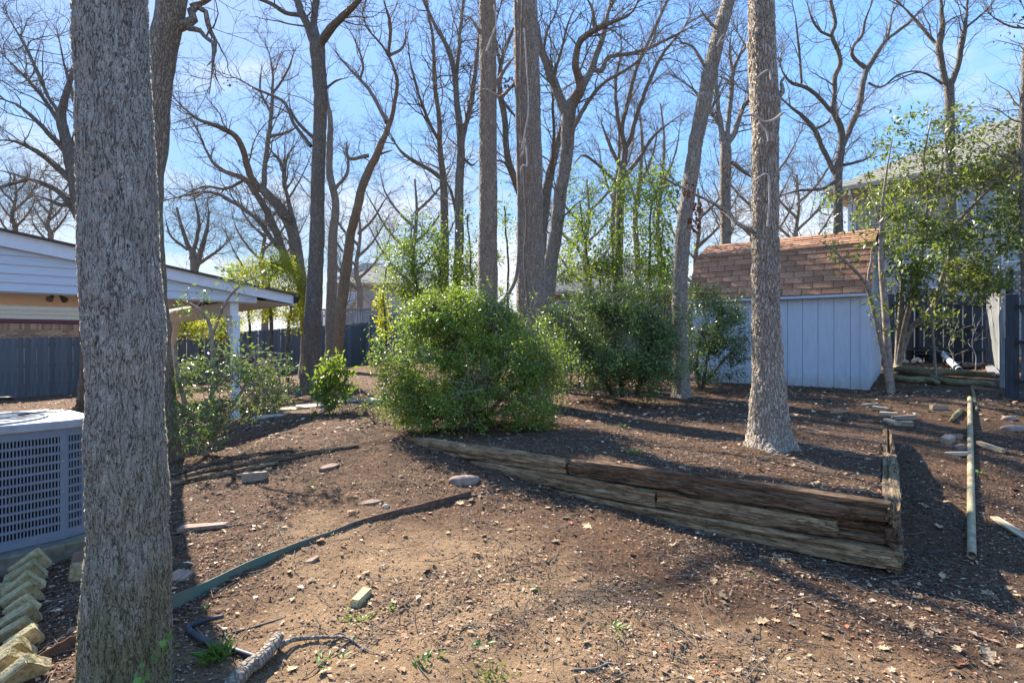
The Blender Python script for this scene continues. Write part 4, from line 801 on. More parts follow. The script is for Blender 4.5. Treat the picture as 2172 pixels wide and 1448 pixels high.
tree('straight_tree', 'straight grey trunk forking high up, with two path lights at its foot', 13.6, [[(661, 832, 44), (663, 700, 37), (668, 600, 34), (672, 500, 32), (674, 400, 30), (677, 300, 30), (680, 200, 30), (673, 105, 32), (670, 85, 28)],
  [(668, 92, 22), (654, 59, 18), (638, 22, 16), (626, -10, 14), (615, -60, 11)], [(642, 32, 12), (625, 30, 10), (605, 27, 10), (575, 8, 9), (540, -4, 8), (500, -10, 6)], [(671, 90, 20), (666, 50, 17), (671, 0, 16), (674, -60, 12)], [(677, 98, 22), (695, 69, 19), (723, 38, 17), (764, -2, 15), (790, -40, 11)],
  [(674, 300, 9), (640, 270, 8), (620, 240, 7), (612, 210, 5)], [(660, 310, 9), (625, 265, 8), (600, 215, 7), (545, 190, 6), (510, 170, 5), (460, 150, 4)], [(690, 190, 6), (712, 172, 5), (736, 165, 4)]], BD, n1=26, n2=150, n3=600, ext=None, sides=20, leaves=40, flare=1.5)
tree('twin_tree', 'pair of slim trunks joined at the root in front of the fence corner', 21.5, [[(704, 780, 30), (702, 700, 24), (704, 600, 22), (706, 500, 20), (712, 431, 17), (699, 362, 15), (701, 259, 12), (695, 221, 9), (688, 170, 5)],
  [(708, 790, 28), (716, 740, 24), (724, 650, 24), (736, 560, 23), (743, 500, 22), (754, 459, 20), (771, 390, 19), (799, 328, 18), (823, 269, 15), (837, 224, 13), (842, 166, 12), (823, 117, 11), (802, 86, 10), (780, 62, 8), (769, 31, 7), (775, 0, 6)], [(824, 120, 8), (828, 60, 7), (818, 15, 6), (810, -20, 5)], [(820, 260, 10), (792, 204, 8), (764, 169, 7), (726, 128, 6), (695, 90, 4)], [(764, 170, 6), (770, 135, 5), (750, 80, 4), (730, 50, 3)],
  [(782, 330, 9), (740, 336, 8), (735, 300, 6), (728, 312, 5)], [(712, 400, 8), (735, 370, 8), (738, 340, 6), (726, 315, 4)], [(826, 118, 7), (850, 105, 6), (860, 80, 5), (858, 50, 4)], [(800, 328, 6), (835, 318, 4)]], BP, n1=46, n2=320, n3=1300, l1=(.7, 2.0), leaves=50)
tree('forked_tree', 'thin double trunk forking upward behind the big holly bush', 16.2, [[(945, 800, 20), (943, 600, 19), (943, 500, 18), (941, 397, 16), (933, 311, 12), (931, 242, 10), (922, 180, 9), (919, 86, 7), (909, 35, 6), (905, 0, 5)],
  [(941, 380, 11), (915, 362, 9), (884, 345, 8), (850, 321, 7), (825, 280, 5)], [(934, 300, 8), (910, 260, 7), (888, 200, 6), (870, 130, 5), (862, 60, 3)]], B, n1=34, n2=220, n3=900, leaves=20)
tree('forked_tree', 'thin trunk with three upright forks just left of the straight furrowed trunk', 15.4, [[(976, 800, 24), (972, 600, 22), (974, 500, 20), (974, 397, 19), (978, 311, 17), (970, 224, 13), (964, 155, 12), (950, 104, 10), (922, 52, 8), (898, 0, 7), (885, -40, 5)],
  [(980, 300, 13), (988, 262, 12), (998, 224, 12), (1010, 131, 9), (1016, 69, 7), (1022, 0, 5)], [(968, 170, 9), (974, 86, 8), (983, 0, 7), (986, -50, 5)], [(968, 460, 8), (958, 410, 7), (940, 370, 5)], [(978, 330, 6), (1000, 350, 5), (1015, 340, 4)]], B, n1=46, n2=320, n3=1300, leaves=60)
tree('furrowed_tree', 'straight brown furrowed trunk rising from the back of the holly bush', 10.2, [[(1036, 820, 46), (1036, 700, 41), (1035, 560, 39), (1035, 430, 37), (1035, 300, 36), (1035, 150, 35), (1034, 0, 34), (1034, -60, 33)], [(1052, 180, 8), (1075, 140, 7), (1100, 110, 6)], [(1018, 70, 7), (1000, 40, 5), (985, 35, 4)]], M['bark_furrow'], n1=22, n2=120, n3=500, l1=(.3, 1.2), ext=[(4, .06, 5, 2.6)], dense=(74, 430), leaves=36)
tree('furrowed_tree', 'thick furrowed trunk wrapped in hanging dry vines beside the holly bush', 8.7, [[(1130, 850, 72), (1128, 700, 62), (1126, 600, 58), (1124, 500, 55), (1122, 350, 53), (1119, 200, 52), (1115, 80, 51), (1114, 0, 50), (1112, -60, 49)], [(1098, 170, 9), (1060, 205, 7), (1030, 190, 6), (1010, 200, 5)]], M['bark_furrow'], n1=30, n2=170, n3=700, l1=(.3, 1.1), ext=[(4.5, .07, 6, 2.8)], dense=(92, 480), leaves=60)
tree('crooked_tree', 'grey tree with crooked spreading limbs right of the vine wrapped trunk', 12.6, [[(1155, 790, 40), (1160, 650, 34), (1168, 560, 30), (1178, 500, 28), (1188, 414, 27), (1202, 328, 27), (1206, 242, 30), (1215, 215, 26)],
  [(1203, 245, 22), (1181, 193, 21), (1161, 138, 18), (1147, 104, 16), (1140, 50, 10), (1120, 10, 8)], [(1212, 222, 24), (1233, 186, 24), (1225, 158, 17), (1219, 138, 16), (1226, 97, 15), (1254, 69, 14), (1295, 48, 13), (1333, 31, 12), (1350, 10, 10), (1360, -20, 8)], [(1236, 180, 18), (1254, 148, 15), (1275, 86, 13), (1292, 21, 11), (1300, -20, 9)],
  [(1256, 150, 11), (1278, 148, 10), (1292, 121, 9), (1350, 112, 8), (1402, 90, 7), (1450, 66, 6), (1500, 40, 4)], [(1206, 300, 12), (1220, 265, 10), (1247, 217, 9), (1281, 176, 8), (1344, 138, 7), (1380, 95, 5), (1400, 40, 4)], [(1176, 160, 8), (1190, 110, 6), (1205, 50, 5), (1225, 0, 4)], [(1150, 120, 7), (1162, 60, 6), (1180, 30, 5)], [(1262, 60, 8), (1256, 20, 7), (1240, -10, 6)]], BP, n1=60, n2=420, n3=1700, l1=(.6, 2.0), leaves=50)
tree('slim_tree', 'slim dark trunk seen between the two furrowed trunks', 17.5, [[(1160, 800, 22), (1152, 600, 22), (1128, 480, 20), (1098, 397, 17), (1076, 331, 14), (1071, 259, 13), (1060, 190, 12), (1062, 140, 9), (1075, 95, 8), (1090, 60, 6)], [(1062, 205, 8), (1080, 232, 7), (1100, 255, 6)], [(1100, 400, 9), (1075, 350, 8), (1050, 338, 6)], [(1062, 150, 7), (1050, 60, 6), (1066, 0, 5)]], BD, n1=26, n2=160, n3=600)
tree('slim_tree', 'second slim trunk crossing behind the crooked grey tree', 16.5, [[(1130, 800, 22), (1146, 560, 22), (1150, 500, 21), (1161, 397, 20), (1174, 338, 17), (1190, 280, 14), (1205, 240, 9), (1222, 190, 6)], [(1165, 390, 8), (1175, 300, 7), (1172, 200, 6), (1180, 120, 4)]], BD, n1=24, n2=150, n3=600)
tree('far_tree', 'far bare tree with many upswept limbs over the green privet', 25, [[(1310, 700, 22), (1312, 560, 19), (1316, 400, 17), (1318, 369, 15), (1326, 321, 13), (1319, 276, 10), (1330, 224, 9), (1350, 145, 8), (1385, 69, 7), (1416, 0, 6)], [(1326, 318, 11), (1337, 293, 10), (1361, 214, 9), (1402, 121, 8), (1450, 60, 6), (1480, 0, 5)], [(1320, 280, 8), (1309, 242, 8), (1306, 173, 7), (1318, 100, 5), (1310, 40, 4)], [(1318, 360, 9), (1290, 300, 8), (1275, 255, 6)], [(1322, 380, 9), (1360, 330, 8), (1390, 285, 7), (1450, 240, 5)], [(1316, 400, 8), (1285, 365, 7), (1240, 330, 6), (1215, 350, 4)]], BD, n1=60, n2=380, n3=1500, l1=(1, 3), l2=(.5, 1.5), l3=(.25, .7), rt=1.4)
for i, (x, w, Y, lab) in enumerate([(1302, 12, 27, 'thin far trunk at the left edge of the privet thicket'), (1350, 13, 29, 'thin far trunk in the middle of the privet thicket'), (1397, 11, 26, 'thin far trunk just left of the leaning trunk by the shed')]):
    tree('far_tree', lab, Y, [[(x, 660, w), (x + 2, 560, w), (x - 3, 470, w * .9), (x + 6, 390, w * .7), (x + 12, 300, w * .5), (x + 4, 220, w * .3)], [(x, 430, w * .5), (x - 24, 360, w * .4), (x - 34, 300, w * .3)], [(x + 3, 400, w * .5), (x + 34, 330, w * .4), (x + 48, 250, w * .3)]], B, n1=26, n2=150, n3=600, l1=(.8, 2.2), rt=1.4)
tree('leaning_tree', 'tall trunk leaning right between the two green bushes by the shed', 9.6, [[(1447, 842, 38), (1444, 780, 34), (1441, 720, 33), (1443, 592, 31), (1450, 488, 31), (1456, 432, 30), (1467, 363, 30), (1478, 293, 30), (1492, 224, 31), (1507, 148, 31), (1523, 79, 30), (1541, 17, 28), (1560, -40, 26)], [(1500, 150, 8), (1470, 100, 6), (1440, 90, 5)], [(1530, 70, 7), (1500, 40, 6), (1480, 10, 5)], [(1486, 260, 6), (1510, 230, 5), (1530, 170, 4)]], M['bark_furrow2'], n1=26, n2=150, n3=600, l1=(.4, 1.4), ext=[(4, .05, 4, 2.4)], dense=(70, 430))
tree('shade_tree', 'tan furrowed trunk with flared roots standing alone on the raised bed', 5.2, [[(1634, 962, 84), (1632, 900, 76), (1630, 840, 72), (1626, 700, 63), (1624, 560, 57), (1623, 430, 56), (1623, 300, 57), (1621, 215, 62), (1617, 150, 58), (1615, 60, 55), (1614, 0, 54), (1613, -60, 53)],
  [(1604, 492, 16), (1582, 482, 12), (1564, 474, 10), (1545, 455, 9), (1533, 443, 8), (1495, 422, 6), (1443, 395, 5), (1398, 374, 3)], [(1650, 215, 10), (1662, 190, 9), (1658, 175, 7), (1668, 160, 6)], [(1600, 20, 9), (1592, 0, 8), (1585, -30, 7)]], M['bark_furrow2'], n1=16, n2=90, n3=420, l1=(.3, .9), l2=(.15, .5), l3=(.08, .25), ext=[(5.5, .08, 6, 2.8)], dense=(110, 600), flare=1.62, rt=.8)
tree('forked_tree', 'grey forked tree behind the shed roof between leaning and lone trunks', 15.5, [[(1537, 760, 26), (1538, 560, 24), (1539, 480, 23), (1538, 414, 24), (1539, 330, 25), (1538, 300, 22)], [(1535, 310, 16), (1526, 249, 12), (1519, 190, 10), (1519, 148, 8), (1512, 90, 5)], [(1542, 305, 15), (1557, 283, 14), (1571, 238, 11), (1588, 211, 10), (1602, 170, 7), (1640, 110, 5)], [(1540, 300, 14), (1546, 250, 12), (1550, 200, 11), (1556, 150, 10), (1570, 115, 8), (1580, 98, 6), (1560, 60, 5), (1548, 10, 4)], [(1552, 345, 10), (1580, 365, 9), (1600, 380, 8)], [(1530, 270, 9), (1505, 235, 8), (1470, 190, 6), (1430, 160, 5)], [(1556, 160, 8), (1548, 110, 6), (1552, 60, 5)]], BP, n1=60, n2=400, n3=1600, l1=(.7, 2.2))
tree('crooked_tree', 'dark twisting tree between the lone trunk and the right house', 17, [[(1776, 740, 24), (1777, 560, 22), (1778, 483, 21), (1777, 380, 20), (1780, 340, 19), (1785, 311, 17), (1784, 275, 15), (1768, 235, 13), (1771, 200, 11), (1770, 166, 11), (1782, 138, 11), (1778, 110, 10), (1764, 76, 10), (1772, 50, 9), (1762, 0, 8), (1764, -40, 6)],
  [(1778, 375, 13), (1764, 355, 12), (1747, 318, 11), (1723, 269, 11), (1700, 245, 10), (1681, 231, 9), (1654, 204, 7), (1640, 190, 5)], [(1768, 240, 10), (1735, 205, 9), (1709, 186, 9), (1678, 176, 8), (1661, 155, 7), (1650, 120, 5)], [(1786, 310, 15), (1802, 276, 15), (1823, 221, 14), (1833, 166, 14), (1842, 142, 14), (1873, 93, 11), (1886, 66, 9), (1893, 28, 8), (1914, 0, 7)], [(1884, 82, 8), (1924, 52, 8), (1950, 25, 6), (1976, 0, 5)], [(1836, 145, 10), (1820, 132, 9), (1807, 117, 9), (1810, 98, 8), (1828, 76, 8), (1835, 45, 7), (1846, 15, 6), (1860, -20, 4)],
  [(1764, 78, 7), (1740, 66, 6), (1722, 40, 5), (1710, 0, 4)], [(1700, 178, 6), (1696, 120, 6), (1690, 60, 5), (1680, 0, 4)], [(1770, 385, 9), (1745, 400, 8), (1690, 405, 6), (1640, 420, 5)], [(1790, 350, 8), (1830, 340, 6), (1860, 325, 5)], [(1725, 275, 7), (1752, 262, 6), (1765, 245, 5)], [(1842, 176, 6), (1870, 185, 5), (1905, 160, 5), (1950, 152, 4), (2000, 175, 4)]], BD, n1=64, n2=420, n3=1700, l1=(.7, 2.2), wig=.25)
tree('straight_tree', 'dark tree with a high V fork above the leafy privet', 15.6, [[(2020, 760, 28), (2018, 500, 24), (2015, 293, 22), (2014, 193, 22), (2012, 170, 20)], [(2011, 182, 17), (2000, 152, 15), (1993, 97, 16), (1999, 52, 13), (1994, 0, 12), (1990, -50, 10)], [(1993, 96, 9), (1985, 92, 9), (1952, 55, 8), (1921, 21, 7), (1893, -4, 5)], [(2016, 180, 16), (2031, 142, 15), (2042, 83, 14), (2049, 35, 11), (2054, -10, 10)], [(2046, 62, 7), (2066, 45, 6), (2094, 21, 6), (2110, 0, 5)], [(2000, 178, 6), (1960, 155, 5), (1930, 158, 4), (1880, 180, 4), (1850, 187, 4)], [(1996, 60, 5), (2020, 40, 4), (2050, 28, 3)]], BD, n1=26, n2=150, n3=600, l1=(.5, 1.8))
tree('slim_tree', 'bare trunk with dangling dead leaves at the right edge beside the house roof', 9.5, [[(2185, 800, 30), (2178, 600, 26), (2172, 420, 22), (2170, 280, 19), (2174, 150, 16), (2182, 0, 13), (2188, -60, 11)], [(2172, 260, 5), (2150, 255, 4), (2120, 235, 3)], [(2175, 60, 6), (2140, 55, 5), (2105, 35, 4), (2094, 18, 3)]], B, n1=16, n2=90, n3=300, l1=(.3, .9), leaves=80)
# the hazy backs: small bare trees far beyond the fences
for i, (x, y0, hgt, Y, lab) in enumerate([(30, 520, 150, 36, 'far bare tree above the patio roof beside the left edge'), (105, 530, 130, 40, 'far twiggy tree over the patio roof left of the huge trunk'), (560, 640, 230, 34, 'far bare tree behind the arching oak limbs'), (760, 640, 200, 40, 'far twiggy tree above the pale brick house'), (880, 640, 260, 33, 'far bare tree between pale house and the thin double trunk'), (1245, 640, 260, 36, 'far bare tree left of the privet thicket'), (1600, 600, 260, 30, 'far twiggy tree above the left end of the shed roof'), (1690, 600, 230, 27, 'far bare tree above the middle of the shed roof'), (1480, 640, 240, 32, 'far twiggy tree right of the leaning trunk'), (2100, 500, 240, 30, 'far bare tree above the roof of the two storey house')]):
    t_ = y0 - hgt; w = 13
    lm = [[(x, y0 + 60, w + 4), (x + 3, y0 - 20, w), (x - 5, y0 - hgt * .35, w * .8), (x + 4, y0 - hgt * .7, w * .5), (x, t_, w * .3)]]
    for k in range(6):
        s = 1 if k % 2 else -1; a = y0 - hgt * (.12 + .12 * k); l = hgt * random.uniform(.35, .6)
        lm.append([(x, a, w * .55), (x + s * l * .35, a - l * .35, w * .42), (x + s * l * .6, a - l * .75, w * .3), (x + s * l * .75 + random.uniform(-10, 10), a - l * 1.15, w * .2)])
    tree('far_tree', lab, Y, lm, BP if i % 2 else B, n1=46, n2=300, n3=900, l1=(1, 3), l2=(.6, 1.7), l3=(.3, .9), wig=.3, rt=1.8, sides=8)

# ---------------------------------------------------------------- shrubs
def to_np(v): return np.array((v.x, v.y, v.z))
def shrub(name, label, lobes, stems, leaf, mat_, cat='bush', group=None, per=16, spread=.07, stemmat=None, twig=True, droop=.25, wid=.5, base=None, shell=.55, up=.35, fold=.25, gaps=.38):
    """lobes: (px, py, rx_px, ry_px, depth, thickness_m, n_clusters); stems: traced (px, py, w) with depth"""
    b = base or G(stems[0][0][0][0], stems[0][0][0][1]); b = Vector(b); root = empty(name, b, label, cat, group); bx = to_np(b)
    tw = []; SP = []
    for pts, Y, dY in stems:
        w3 = []
        for i, (x, y, w) in enumerate(pts):
            d = Y + dY * i / max(len(pts) - 1, 1); p = P(x, y, d); w3.append((p.x, p.y, p.z, w / 2 * d / F))
        o = resample(w3, 20); o[:, :3] += np.stack([fbm(np.linspace(0, 5, 20) + o[0, 0] * 9, np.full(20, c + o[0, 1]), 5) - .47 for c in range(3)], 1) * (.05 if Y < 12 else .3) * np.linspace(0, 1, 20)[:, None]
        v, f = tubes((o[:, :3] - bx)[None], o[None, :, 3], 8); link('stem', mesh_np('stem', v, f, True), stemmat or M['stem'], root); SP.append(o[:, :3])
    SPa = np.concatenate(SP) if SP else bx[None]
    cs = []
    for (px, py, rx, ry, Y, th, n) in lobes:
        c = to_np(P(px, py, Y)); a = rng.normal(0, 1, (n, 3)); a /= np.linalg.norm(a, axis=1, keepdims=True)
        rad = rng.random(n) ** (1 / 3.0); rad = shell * (0.62 + .38 * rad ** .5) + (1 - shell) * rad
        rad *= 1 + .28 * (vnoise(a[:, 0] * 2.3 + px, a[:, 2] * 2.3 + py, 3) + vnoise(a[:, 1] * 2.3 + py, a[:, 2] * 2.3 + px, 4) - 1)
        ax = np.array([rx * Y / F, th, ry * Y / F]); q = a * rad[:, None] * ax
        ns = max(2, n // 22); m = int(n * .34); sa = rng.normal(0, 1, (ns, 3)); sa /= np.linalg.norm(sa, axis=1, keepdims=True); sa[:, 2] = np.abs(sa[:, 2]) * np.where(rng.random(ns) < .75, 1, -1)
        scn = sa * rng.uniform(.85, 1.32, (ns, 1)) * ax; w_ = rng.integers(0, ns, m); q[:m] = scn[w_] * rng.uniform(.72, 1.06, (m, 1)) + rng.normal(0, .035 + .05 * spread / .1, (m, 3))      # sprigs that stand out from the mass
        gap = vnoise(q[:, 0] * 3.1 + px, q[:, 2] * 3.1 + q[:, 1] * 1.6 + py, 12) + .4 * vnoise(q[:, 0] * 11 + py, q[:, 2] * 11 + px, 14); q = q[gap > gaps]; cs.append(c + q)
    cl = np.concatenate(cs); gz = height(cl[:, 0], cl[:, 1]); cl = cl[cl[:, 2] > gz + .03]
    nl = rng.integers(int(per * .5), int(per * 1.5), len(cl))
    # a clump holds its leaves along a short twig that points outwards
    near = np.empty(len(cl), int)
    for i in range(0, len(cl), 2000): near[i:i + 2000] = np.argmin(((cl[i:i + 2000, None] - SPa[None]) ** 2).sum(-1), 1)
    src = SPa[near]; dv = cl - src; dl = np.linalg.norm(dv, axis=1, keepdims=True) + 1e-9; du = dv / dl
    du = du + rng.normal(0, .35, du.shape) + np.array([0, 0, .2]); du /= np.linalg.norm(du, axis=1, keepdims=True)
    k = np.repeat(np.arange(len(cl)), nl); tpos = rng.uniform(-1.4, 1.2, len(k))[:, None]
    lc = cl[k] + du[k] * spread * tpos + rng.normal(0, spread * .45, (len(k), 3))
    ok = lc[:, 2] > height(lc[:, 0], lc[:, 1], False) + .01; lc = lc[ok]; k = k[ok]
    tone = np.clip(rng.random(len(cl))[k] * .55 + rng.random(len(k)) * .45, 0, 1)
    leafmesh('foliage', lc - bx, leaf, mat_, root, droop, wid, up, True, fold, tone)
    if twig:
        m = min(len(cl), 1500); s = rng.choice(len(cl), m, False); A = cl[s] - du[s] * np.minimum(dl[s], .45); Bq = cl[s] + du[s] * spread; mid = (A + Bq) / 2 + rng.normal(0, .03, A.shape)
        Pt = np.stack([A, (A + mid) / 2 + rng.normal(0, .01, A.shape), mid, (mid + Bq) / 2, Bq], 1); Rt = np.linspace(.0045, .0015, 5)[None].repeat(m, 0)
        v, f = tubes(Pt - bx, Rt, 3); o = link('twigs', mesh_np('twigs', v, f), stemmat or M['twigdark'], root); o['kind'] = 'stuff'
    return root
V3 = lambda px, py: G(px, py)
shrub('holly_bush', 'big round glossy holly bush at the end of the timber wall', [(950, 760, 115, 120, 6.9, .55, 1050), (1060, 790, 130, 130, 6.9, .6, 1150), (900, 800, 85, 100, 6.7, .45, 560), (990, 690, 95, 62, 7.0, .5, 480), (1110, 840, 80, 90, 6.6, .4, 460), (1000, 880, 110, 62, 6.3, .35, 520), (850, 760, 55, 55, 6.8, .3, 130), (920, 665, 50, 32, 7.0, .3, 110), (860, 705, 44, 30, 6.9, .25, 70), (1125, 690, 44, 26, 7.0, .25, 70), (1175, 850, 34, 26, 6.7, .25, 50), (825, 850, 40, 40, 6.7, .25, 60), (960, 636, 34, 18, 7.0, .2, 40), (1040, 650, 40, 24, 7.0, .2, 50), (812, 770, 26, 24, 6.8, .2, 30), (1140, 770, 55, 60, 6.9, .4, 200), (870, 860, 50, 45, 6.5, .3, 140)],
  [([(985, 925, 14), (980, 830, 11), (960, 720, 8), (930, 660, 4)], 6.75, 0.1), ([(1005, 925, 14), (1020, 820, 11), (1050, 720, 8), (1070, 660, 4)], 6.75, .15), ([(1000, 925, 12), (1060, 850, 9), (1120, 800, 6), (1160, 770, 3)], 6.75, -.1), ([(980, 925, 12), (920, 850, 9), (870, 800, 6), (830, 770, 3)], 6.75, -.1), ([(1000, 920, 10), (1000, 860, 7), (1010, 800, 5)], 6.75, -.4)], .04, M['holly'], per=15, spread=.07, stemmat=M['stem'], gaps=.56)
shrub('holly_bush', 'glossy grey green bush left of the leaning trunk by the shed', [(1310, 720, 105, 95, 9.0, .6, 900), (1380, 770, 70, 75, 8.8, .5, 420), (1240, 690, 80, 75, 9.4, .6, 420), (1330, 800, 90, 45, 8.7, .4, 320), (1340, 640, 70, 45, 9.2, .5, 260), (1205, 760, 50, 60, 9.6, .4, 110), (1415, 690, 36, 60, 9.1, .4, 150)],
  [([(1320, 842, 10), (1310, 760, 8), (1290, 680, 5), (1270, 620, 3)], 9.1, .2), ([(1350, 842, 10), (1370, 760, 8), (1390, 700, 5)], 9.1, 0), ([(1300, 838, 9), (1260, 770, 6), (1220, 700, 4)], 9.1, .2), ([(1210, 820, 6), (1215, 760, 4), (1220, 700, 3)], 9.6, 0), ([(1240, 825, 6), (1245, 760, 4), (1235, 700, 3)], 9.5, 0), ([(1230, 822, 6), (1225, 770, 4)], 9.5, 0)], .05, M['hollydark'], per=13, spread=.085, gaps=.52, stemmat=M['twigdark'])
shrub('dark_shrub', 'dark green shrub growing against the left end of the shed', [(1515, 690, 52, 60, 10.3, .4, 330), (1540, 740, 46, 62, 10.2, .35, 260), (1500, 640, 40, 34, 10.4, .3, 130), (1495, 770, 34, 40, 10.2, .3, 120), (1545, 665, 34, 36, 10.3, .3, 110), (1562, 780, 26, 24, 10.2, .2, 40)], [([(1490, 826, 8), (1500, 760, 6), (1520, 690, 4), (1510, 630, 2)], 10.3, 0), ([(1486, 826, 7), (1530, 770, 5), (1560, 740, 3)], 10.3, -.1), ([(1484, 826, 7), (1478, 760, 5), (1492, 690, 3)], 10.3, .1)], .056, M['hollydark'], per=10, spread=.095, gaps=.5, stemmat=M['twigdark'])
# leggy shrub in front of the patio posts
shrub('leggy_shrub', 'leggy open shrub with shiny leaves in front of the patio post', [(410, 640, 40, 26, 6.9, .25, 11), (455, 690, 40, 30, 6.9, .3, 10), (525, 590, 50, 30, 6.9, .3, 15), (470, 765, 70, 34, 6.8, .35, 31), (540, 770, 50, 36, 6.8, .35, 31), (430, 820, 60, 45, 6.6, .4, 64), (510, 840, 70, 42, 6.6, .4, 68), (570, 830, 36, 40, 6.7, .3, 28), (415, 890, 55, 34, 6.4, .3, 57), (440, 720, 24, 20, 6.9, .3, 4), (400, 930, 50, 28, 6.4, .25, 28), (560, 590, 36, 24, 7.0, .3, 7), (590, 790, 30, 34, 6.8, .2, 15)],
  [([(436, 965, 14), (446, 900, 11), (452, 800, 9), (448, 700, 8), (430, 660, 6), (400, 640, 3)], 6.75, .1), ([(447, 720, 6), (480, 640, 5), (520, 600, 4), (560, 580, 2)], 6.85, .1), ([(440, 960, 12), (420, 900, 10), (392, 850, 9), (376, 780, 7), (372, 720, 4)], 6.75, -.2), ([(442, 950, 10), (480, 880, 8), (520, 820, 6), (545, 760, 4)], 6.75, -.1), ([(452, 830, 6), (500, 780, 5), (540, 750, 3)], 6.75, .1), ([(392, 860, 8), (378, 800, 6), (374, 760, 4)], 6.7, 0), ([(450, 780, 5), (490, 800, 4), (540, 850, 3)], 6.8, -.2), ([(424, 905, 7), (470, 890, 5), (540, 830, 3)], 6.75, -.3)], .06, M['hollydark'], per=8, spread=.1, stemmat=M['stem'], wid=.5, base=G(436, 965))
shrub('laurel_shrub', 'small bright green laurel shrub behind the path lights', [(700, 795, 34, 26, 9.2, .2, 44), (730, 812, 30, 30, 9.2, .2, 34), (690, 835, 24, 22, 9.1, .2, 20), (712, 850, 34, 18, 9.1, .2, 20)], [([(706, 868, 6), (702, 830, 5), (696, 790, 3)], 9.1, 0), ([(708, 868, 6), (722, 830, 4), (738, 800, 3)], 9.1, 0), ([(704, 868, 5), (690, 840, 3)], 9.1, -.1)], .11, M['privet'], per=9, spread=.09, wid=.36)
# green growth behind
shrub('privet_thicket', 'tall bright privet thicket behind the bushes and leaning trunk', [(1250, 565, 70, 60, 13, .9, 130), (1330, 575, 90, 55, 13.2, .9, 150), (1405, 560, 40, 70, 13.2, .7, 80), (1310, 480, 140, 120, 13.5, 1.3, 176), (1300, 450, 110, 70, 13.5, 1.0, 109), (1370, 420, 70, 60, 13.8, .9, 113), (1250, 520, 70, 80, 13.2, .9, 138), (1340, 540, 90, 70, 13.4, .9, 151), (1230, 420, 40, 60, 13.6, .6, 46), (1400, 500, 50, 80, 13.4, .7, 84), (1240, 600, 70, 50, 13, .7, 92), (1380, 600, 60, 40, 13, .7, 58), (1190, 580, 40, 70, 13, .6, 54), (1420, 390, 30, 40, 13.8, .5, 21)],
  [([(1250, 790, 8), (1252, 640, 7), (1240, 520, 5), (1232, 430, 3)], 13.2, .2), ([(1300, 790, 9), (1304, 640, 8), (1310, 520, 6), (1320, 420, 3)], 13.4, .2), ([(1370, 790, 8), (1380, 640, 7), (1376, 520, 5), (1380, 420, 3)], 13.4, .2), ([(1258, 790, 6), (1280, 660, 5), (1270, 560, 3)], 13, 0), ([(1404, 790, 7), (1410, 620, 5), (1404, 480, 3)], 13.4, 0)], .085, M['privet'], per=13, spread=.17, stemmat=M['twigdark'], gaps=.68, shell=.25, cat='shrub')
shrub('yaupon_thicket', 'loose green thicket with red tinged leaves left of the furrowed trunks', [(870, 600, 70, 50, 15, .9, 150), (900, 545, 60, 50, 15, .9, 120), (985, 590, 40, 60, 14.8, .7, 80), (940, 560, 130, 100, 15, 1.2, 165), (880, 580, 70, 60, 15, .9, 99), (930, 560, 60, 70, 15, .9, 143), (850, 540, 40, 40, 15.2, .7, 60), (1000, 560, 40, 80, 14.8, .7, 104), (990, 480, 30, 60, 15, .6, 49), (1080, 560, 34, 90, 14.8, .6, 104), (1075, 450, 26, 60, 15, .5, 33), (900, 490, 50, 40, 15.2, .7, 44), (960, 600, 50, 40, 14.6, .6, 66), (870, 630, 45, 30, 14.8, .6, 60)], [([(880, 760, 7), (884, 640, 6), (876, 540, 4), (870, 480, 2)], 15, .2), ([(960, 760, 7), (940, 640, 6), (930, 540, 4)], 15, .1), ([(1000, 760, 7), (1000, 600, 5), (992, 460, 3)], 15, .1), ([(1080, 760, 7), (1078, 600, 5), (1074, 440, 3)], 15, 0)], .085, M['privet'], per=12, spread=.18, stemmat=M['twigdark'], gaps=.66, shell=.25, cat='shrub')
shrub('yellow_hedge', 'yellow green hedge glowing behind the patio gutter', [(560, 600, 60, 45, 17.5, 1, 300), (600, 645, 55, 40, 17.5, 1, 230), (530, 655, 45, 30, 17.2, 1, 110), (580, 560, 36, 30, 17.6, .7, 90), (625, 600, 26, 50, 17.6, .7, 120), (625, 680, 26, 24, 17.3, .6, 50)], [([(575, 820, 9), (575, 700, 8), (572, 600, 5), (575, 550, 3)], 17.4, 0), ([(610, 820, 8), (612, 700, 6), (618, 620, 4)], 17.4, 0), ([(530, 820, 8), (530, 720, 6), (530, 660, 4)], 17.4, 0)], .07, M['yellowgreen'], per=17, spread=.17, stemmat=M['twigdark'], shell=.3, cat='hedge')
shrub('yellow_hedge', 'low yellow green hedge seen between the two patio posts', [(420, 690, 60, 26, 18.5, .8, 240), (470, 695, 45, 22, 18.5, .7, 150), (385, 690, 28, 22, 18.6, .6, 80)], [([(420, 790, 8), (425, 720, 5), (430, 680, 3)], 18.5, 0), ([(470, 790, 8), (470, 720, 5), (472, 690, 3)], 18.5, 0)], .07, M['yellowgreen'], per=15, spread=.16, stemmat=M['twigdark'], shell=.3, cat='hedge')
shrub('climbing_sapling', 'thin sapling clothed in bright leaves in front of the dark fence corner', [(808, 660, 12, 36, 21, .25, 34), (815, 700, 18, 26, 21, .25, 24), (806, 630, 8, 20, 21, .2, 10)], [([(820, 762, 8), (818, 700, 6), (812, 620, 4), (822, 560, 3), (826, 520, 2)], 21, 0)], .11, M['yellowgreen'], per=13, spread=.15, stemmat=M['twigdark'], cat='sapling')
